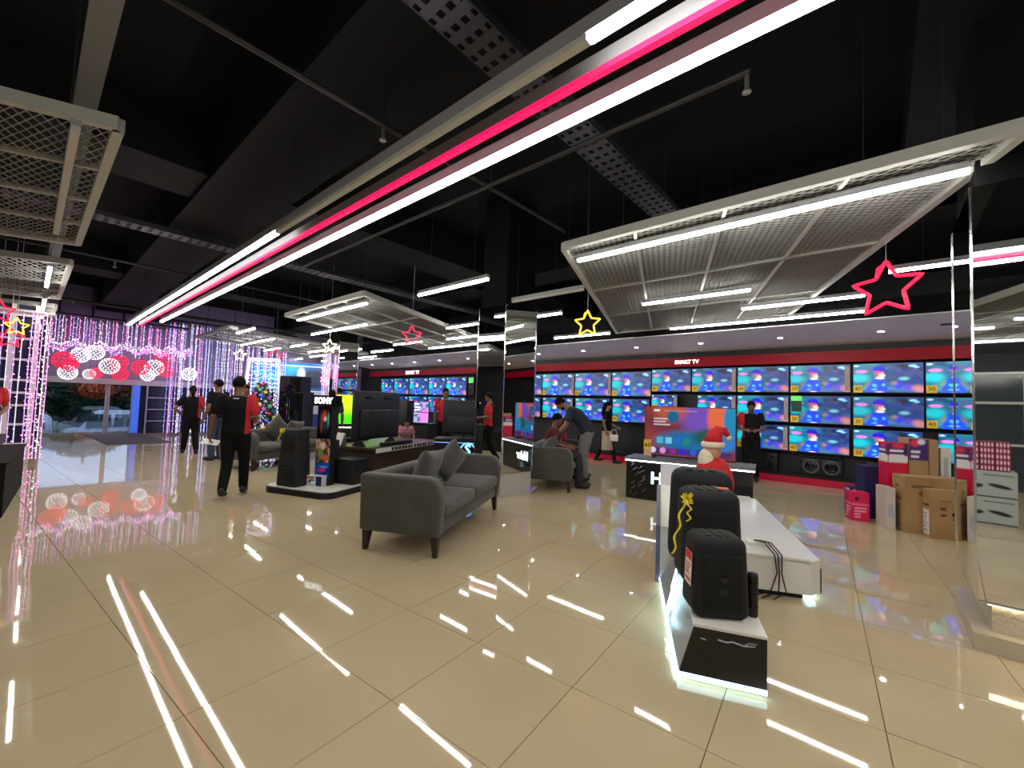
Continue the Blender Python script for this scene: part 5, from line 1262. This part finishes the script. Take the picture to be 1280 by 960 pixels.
def person(label, loc, rz, P=None, h=1.7, shirt='black', right='', trousers='black', hair='short', skin=SKIN, voxel=.014, build=1., shoe=SHOE, sleeve=.5, skirt=None, phone=False, group=None, shoes=True):
    """P: joint overrides in a 1.7 m body frame, forward +Y, right +X"""
    s = h / 1.7
    J = dict(pel=(0, 0, .93), waist=(0, .005, 1.08), chest=(0, .0, 1.26), neck=(0, -.01, 1.43), head=(0, .02, 1.575), look=(0, 1, -.05),
             shR=(.175, -.01, 1.385), shL=(-.175, -.01, 1.385), elR=(.235, -.03, 1.11), elL=(-.235, -.03, 1.11), wrR=(.25, .07, .87), wrL=(-.25, .07, .87),
             hiR=(.085, 0, .90), hiL=(-.085, 0, .90), knR=(.095, .02, .49), knL=(-.095, .02, .49), anR=(.10, -.02, .085), anL=(-.10, -.02, .085),
             toeR=(.02, 1, 0), toeL=(-.02, 1, 0), right=(1, 0, 0), hdR=None, hdL=None)
    J.update(P or {})
    J = {k: (Vector(v) if v is not None else None) for k, v in J.items()}
    for k in J:
        if J[k] is not None and k not in ('look', 'toeR', 'toeL', 'right', 'hdR', 'hdL'): J[k] = J[k] * s
    B = build; rt = J['right'].normalized()
    spine = [J['pel'] - (J['waist'] - J['pel']) * .4, J['pel'], J['waist'], J['chest'], J['chest'].lerp(J['neck'], .62), J['neck']]
    body = MB()
    loft(body, spine, rt, [.13 * s * B, .155 * s * B, .135 * s * B, .165 * s, .155 * s, .055 * s], [.10 * s * B, .115 * s * B, .10 * s * B, .11 * s * B, .085 * s, .05 * s])
    look = J['look'].normalized(); hd = J['head']; up = (hd - J['neck']).normalized()
    lf = (look - up * look.dot(up)).normalized(); lr = lf.cross(up).normalized()
    MH = Matrix((lr, lf, up)).transposed()
    limb(body, [J['neck'] - up * .03 * s, J['neck'].lerp(hd, .6)], [.06 * s, .054 * s])
    body.ball(hd + up * .02 * s, .073 * s, .092 * s, .10 * s, 16, 12, MH)
    body.ball(hd - up * .05 * s + lf * .02 * s, .056 * s, .066 * s, .062 * s, 14, 10, MH)
    body.ball(hd + lf * .092 * s - up * .018 * s, .013 * s, .016 * s, .022 * s, 8, 6, MH)
    for sg in (-1, 1): body.ball(hd + lr * sg * .074 * s - up * .005 * s - lf * .005 * s, .010 * s, .02 * s, .03 * s, 8, 6, MH)
    sh = MB(); tr = MB()
    for sd, sg in (('R', 1), ('L', -1)):
        a, b, c = J['sh' + sd], J['el' + sd], J['wr' + sd]
        limb(body, [a, a.lerp(b, .4), b, b.lerp(c, .3), c], [.052 * s, .046 * s * B, .038 * s, .039 * s, .027 * s])
        hdv = J['hd' + sd] if J['hd' + sd] is not None else (c - b).normalized() + Vector((0, .25, 0))
        hand(body, c, hdv, rt * -sg + Vector((0, .2, 0)), sg, s)
        limb(sh, [a, a.lerp(b, .35), a.lerp(b, sleeve + .08)], [.066 * s, .063 * s * B, .062 * s * B])
        q, k_, an = J['hi' + sd], J['kn' + sd], J['an' + sd]
        limb(body, [q, q.lerp(k_, .4), k_, k_.lerp(an, .3), an, an - Vector((0, 0, .03 * s))], [.085 * s, .078 * s * B, .054 * s, .054 * s, .036 * s, .038 * s])
        if not skirt: limb(tr, [q, q.lerp(k_, .4), k_, k_.lerp(an, .35), an + (k_ - an) * .06], [.098 * s * B, .092 * s * B, .072 * s, .070 * s, .060 * s])
        toe = J['toe' + sd].normalized()
        body.ball(an - Vector((0, 0, .045 * s)) + toe * .06 * s, .04 * s, .12 * s, .03 * s, 10, 8, Matrix((toe.cross(Vector((0, 0, 1))), toe, Vector((0, 0, 1)))).transposed())
    me = remesh(body, voxel); me.name = 'person'; me.materials.append(skin)
    o = link('person', me); o.location = loc; o.rotation_euler = (0, 0, rz); tag(o, label, 'person', group)
    # shirt
    loft(sh, [J['pel'] - (J['waist'] - J['pel']) * .30, J['pel'], J['waist'], J['chest'], J['chest'].lerp(J['neck'], .65), J['neck'] - (J['neck'] - J['chest']) * .02], rt,
         [.168 * s * B, .172 * s * B, .158 * s * B, .182 * s, .172 * s, .066 * s], [.130 * s * B, .132 * s * B, .122 * s * B, .128 * s * B, .100 * s, .062 * s])
    ms = remesh(sh, voxel); ms.name = 'shirt'; ms.materials.append(CL[shirt])
    if right:
        ms.materials.append(CL[right]); aR, bR = J['shR'], J['elR']; cen = J['chest']
        idx = []
        for p in ms.polygons:
            q = p.center; x = (q - cen).dot(rt)
            idx.append(1 if x > (.125 * s) else 0)
        ms.polygons.foreach_set('material_index', idx)
    link('shirt', ms, o)
    tr_c = [J['pel'] - Vector((0, 0, .09 * s)), J['pel'], J['pel'].lerp(J['waist'], .35)]
    if skirt:
        k1 = (J['knR'] + J['knL']) / 2; loft(tr, [J['waist'], J['pel'], J['pel'].lerp(k1, .5), k1 - Vector((0, 0, .12 * s))], rt, [.14 * s, .165 * s, .18 * s, .20 * s], [.11 * s, .125 * s, .14 * s, .17 * s])
        link('skirt', (lambda m_: (m_.materials.append(CL[skirt]), m_)[1])(remesh(tr, voxel)), o)
        for sd in 'RL': link('legging', (lambda m_: (m_.materials.append(CL[trousers]), m_)[1])(remesh_limb([J['kn' + sd] + Vector((0, 0, .05)), J['an' + sd]], [.066 * s, .05 * s], voxel)), o)
    else:
        loft(tr, tr_c, rt, [.15 * s * B, .165 * s * B, .155 * s * B], [.115 * s * B, .125 * s * B, .115 * s * B])
        mt = remesh(tr, voxel); mt.name = 'trousers'; mt.materials.append(CL[trousers]); link('trousers', mt, o)
    if shoes:
        for sd in 'RL':
            an = J['an' + sd]; toe = J['toe' + sd].normalized(); zz = Vector((0, 0, 1)); M3 = Matrix((toe.cross(zz), toe, zz)).transposed()
            b_ = MB().ball(an - zz * .040 * s + toe * .065 * s, .048 * s, .145 * s, .047 * s, 12, 8, M3).ball(an - zz * .02 * s - toe * .02 * s, .045 * s, .06 * s, .06 * s, 12, 8, M3)
            lowest = min(v[2] for v in b_.v)
            b_.v = [(v[0], v[1], max(v[2], an.z - .078 * s)) for v in b_.v]
            link('shoe', (lambda m_: (m_.materials.append(shoe), m_)[1])(b_.mesh('shoe', None, True)), o)
    # hair and face
    hb = MB(); n = 18
    cap = []
    hc_ = hd + up * .032 * s - lf * .012 * s
    hb.ball(hc_, .082 * s, .098 * s, .098 * s, 18, 12, MH)
    hb.v = [tuple(Vector(v) if (Vector(v) - hd).dot(up) > (.055 * s if (Vector(v) - hd).dot(lf) > .045 * s else (-.005 * s if (Vector(v) - hd).dot(lf) > -.02 * s else -.05 * s)) else hd + (Vector(v) - hd) * .86) for v in hb.v]
    if hair == 'bald': pass
    else:
        if hair == 'long': limb(hb, [hd - lf * .06 * s + up * .03 * s, hd - lf * .085 * s - up * .12 * s, hd - lf * .10 * s - up * .26 * s], [.07 * s, .062 * s, .035 * s])
        if hair == 'tail': hb.ball(hd - lf * .105 * s + up * .05 * s, .045 * s, .05 * s, .05 * s, 10, 8, MH); limb(hb, [hd - lf * .13 * s + up * .03 * s, hd - lf * .15 * s - up * .10 * s, hd - lf * .12 * s - up * .20 * s], [.035 * s, .04 * s, .02 * s])
        if hair == 'beard':
            link('beard', (lambda m_: (m_.materials.append(HAIR), m_)[1])(MB().ball(hd - up * .075 * s + lf * .035 * s, .055 * s, .055 * s, .045 * s, 12, 8, MH).mesh('beard', None, True)), o)
        link('hair', hb.mesh('hair', HAIR, True), o)
    for sg in (-1, 1):
        link('eye', MB().ball(hd + lf * .083 * s + lr * sg * .032 * s + up * .008 * s, .012 * s, .008 * s, .007 * s, 8, 6, MH).mesh('eye', INK, True), o)
    link('mouth', MB().ball(hd + lf * .079 * s - up * .055 * s, .024 * s, .008 * s, .007 * s, 8, 6, MH).mesh('mouth', mat('lips', (.13, .04, .035), .5), True), o)
    return o, J
def remesh_limb(p, r_, v):
    b = MB(); limb(b, p, r_); return remesh(b, v)

# the man walking away with a sheet of paper
WALK = dict(knR=(.09, .16, .50), anR=(.09, .20, .10), knL=(-.085, .02, .48), anL=(-.08, -.20, .13), toeL=(0, 1, -.25), elL=(-.27, -.06, 1.12), wrL=(-.31, .02, .88), hdL=(-.1, .3, -1), elR=(.25, -.05, 1.12), wrR=(.20, .20, 1.08), hdR=(-.2, 1, .1))
o, J = person('man in a black polo with one red sleeve walking away, paper in his hand', (-6.78, 1.95, 0), R(62), WALK, 1.68, right='red', voxel=.010, build=1.06, sleeve=.62)
pp = tag(MB().box(-.10, .10, -.07, .07, 0, .002).build('paper_sheet', WHITE_P), 'white sheet of paper in the walking man\'s left hand', 'paper')
M = o.matrix_basis @ Matrix.Translation(J['wrL'] + Vector((.0, .05, -.115))) @ Euler((R(25), R(10), 0)).to_matrix().to_4x4(); pp.matrix_world = M
rbox('collar_mark', -.035, .035, -.003, .003, -.009, .009, .002, mat('logo_white', (.7, .7, .7), .6), o, 1).location = J['neck'] + Vector((0, -.098, -.045))
# other staff and visitors
person('woman in black and red uniform with tied hair, hand on her hip', (-12.24, 2.58, 0), R(80), dict(elL=(-.33, -.10, 1.12), wrL=(-.20, .02, .98), hdL=(.9, .3, -.2), elR=(.24, .0, 1.12), wrR=(.20, .2, 1.05), anL=(-.12, .14, .085), anR=(.13, -.12, .085)), 1.60, right='red', hair='tail', build=1.05)
person('man in a black shirt facing the light strings, beside the walking man', (-10.75, 2.72, 0), R(120), None, 1.74, shirt='black', trousers='bluejean')
person('man with a red and black shirt looking out from behind the walking man', (-10.9, 3.28, 0), R(-100), None, 1.66, shirt='red', trousers='black')
person('person in a red polo standing behind the black counter at the left edge', (-10.45, -.42, 0), R(-80), dict(wrR=(.15, .25, 1.05), wrL=(-.15, .25, 1.05)), 1.66, shirt='red', trousers='black', hair='tail')
BEND = dict(pel=(0, -.08, .93), waist=(0, -.02, 1.07), chest=(0, .13, 1.22), neck=(0, .29, 1.34), head=(0, .42, 1.42), look=(0, .75, -.65), shR=(.17, .22, 1.30), shL=(-.17, .22, 1.30),
            elR=(.19, .31, 1.03), elL=(-.20, .33, 1.02), wrR=(.10, .47, .84), wrL=(-.10, .47, .84), hdR=(-.1, .6, -.6), hdL=(.1, .6, -.6), hiR=(.09, -.08, .90), hiL=(-.09, -.08, .90), knR=(.10, .0, .49), knL=(-.10, -.03, .49), anR=(.10, .02, .085), anL=(-.11, -.06, .085))
o, J = person('man in a dark tee and grey trousers bending over the sofa', (-4.33, 7.08, 0), R(128), BEND, 1.74, shirt='navy', trousers='grey', skin=SKIN2, voxel=.010, build=1.12, hair='beard')
person('woman in a dark vest and light skirt walking past the screens', (-5.25, 9.75, 0), R(-55), dict(knR=(.08, .12, .50), anR=(.08, .22, .09), knL=(-.08, -.06, .48), anL=(-.08, -.26, .13), elR=(.22, -.12, 1.14), wrR=(.22, -.05, .90), elL=(-.22, .08, 1.12), wrL=(-.2, .28, 1.0)), 1.56, shirt='black', trousers='black', skirt='beige', hair='long', skin=SKIN2, voxel=.012)
o, J = person('salesman in a black polo with one red sleeve looking at his phone before the screens', (-2.03, 9.95, 0), R(-166), dict(elR=(.24, .02, 1.10), wrR=(.10, .25, 1.07), elL=(-.24, .02, 1.10), wrL=(-.10, .25, 1.07), hdR=(-.8, .5, .2), hdL=(.8, .5, .2), look=(0, .8, -.45), head=(0, .05, 1.565)), 1.66, right='red', voxel=.011)
ph = tag(rbox('phone', -.038, .038, -.005, .005, -.075, .075, .006, BLACK_G, None, 2), 'dark phone held by the standing salesman', 'phone')
ph.matrix_world = o.matrix_basis @ Matrix.Translation(J['wrR'].lerp(J['wrL'], .5) + Vector((0, .07, .03))) @ Euler((R(-40), 0, R(0))).to_matrix().to_4x4()
# people sitting on the sofa behind the mirror column
SIT = dict(pel=(0, -.10, .60), waist=(0, -.14, .74), chest=(0, -.13, .92), neck=(0, -.09, 1.08), head=(0, -.04, 1.22), shR=(.17, -.10, 1.03), shL=(-.17, -.10, 1.03), elR=(.22, .0, .78), elL=(-.22, .0, .78), wrR=(.12, .20, .72), wrL=(-.12, .20, .72),
           hiR=(.09, -.08, .58), hiL=(-.09, -.08, .58), knR=(.11, .36, .56), knL=(-.11, .36, .56), anR=(.11, .40, .085), anL=(-.11, .40, .085))
p_ = sofa_pt(S2, .40, .10, 0); person('dark haired person in a maroon shirt sitting on the sofa, seen from behind its arm', p_, SR, SIT, 1.62, shirt='maroon', trousers='darkgrey')
p_ = sofa_pt(S2, -.74, .10, 0); o, J = person('child in a red top sitting at the far end of the sofa', p_, SR, SIT, 1.42, shirt='red', trousers='bluejean')
# child in pink on a grey pouf far behind
t = thing('pouf', 'round grey pouf under the child in pink', 'stool', (-7.93, 5.62, 0)); MB().lathe([(.24, 0), (.27, .03), (.27, .40), (.22, .445)], 20).build('upholstery', SOFA, t, True); MB().lathe([(.272, .2), (.276, .21), (.272, .22)], 20).build('seam', PILLOW, t)
person('child in a pink top sitting on a pouf with arms reaching down', (-7.91, 5.57, .03), R(-110), dict(SIT, wrR=(.10, .34, .60), wrL=(-.10, .34, .60), chest=(0, -.06, .91), neck=(0, .0, 1.06), head=(0, .06, 1.18)), 1.30, shirt='pink', trousers='darkgrey', hair='short', skin=SKIN2)
person('staff member in red far behind the television backs', (-8.22, 6.90, 0), R(-120), None, 1.76, shirt='red', trousers='black')
person('man in a white shirt standing near the blue advertising screen', (-13.6, 5.72, 0), R(-60), None, 1.70, shirt='white', trousers='darkgrey')
person('woman in dark clothes standing beside the man in the white shirt', (-12.55, 5.35, 0), R(-20), None, 1.60, shirt='darkgrey', trousers='black', hair='long')
person('dark clothed visitor standing before the bright green screen', (-8.85, 4.30, 0), R(70), None, 1.60, shirt='navy', trousers='darkgrey')

t = thing('handbag', 'small white handbag carried by the walking woman', 'bag', (-5.0, 9.66, .58), R(30))
rbox('bag_body', -.10, .10, -.04, .04, 0, .16, .02, WHITE_P, t, 3)
MB().tube([(-.08, 0, .15), (-.05, 0, .26), (0, 0, .30), (.05, 0, .26), (.08, 0, .15)], .006, 6).build('handle', WHITE_P, t)
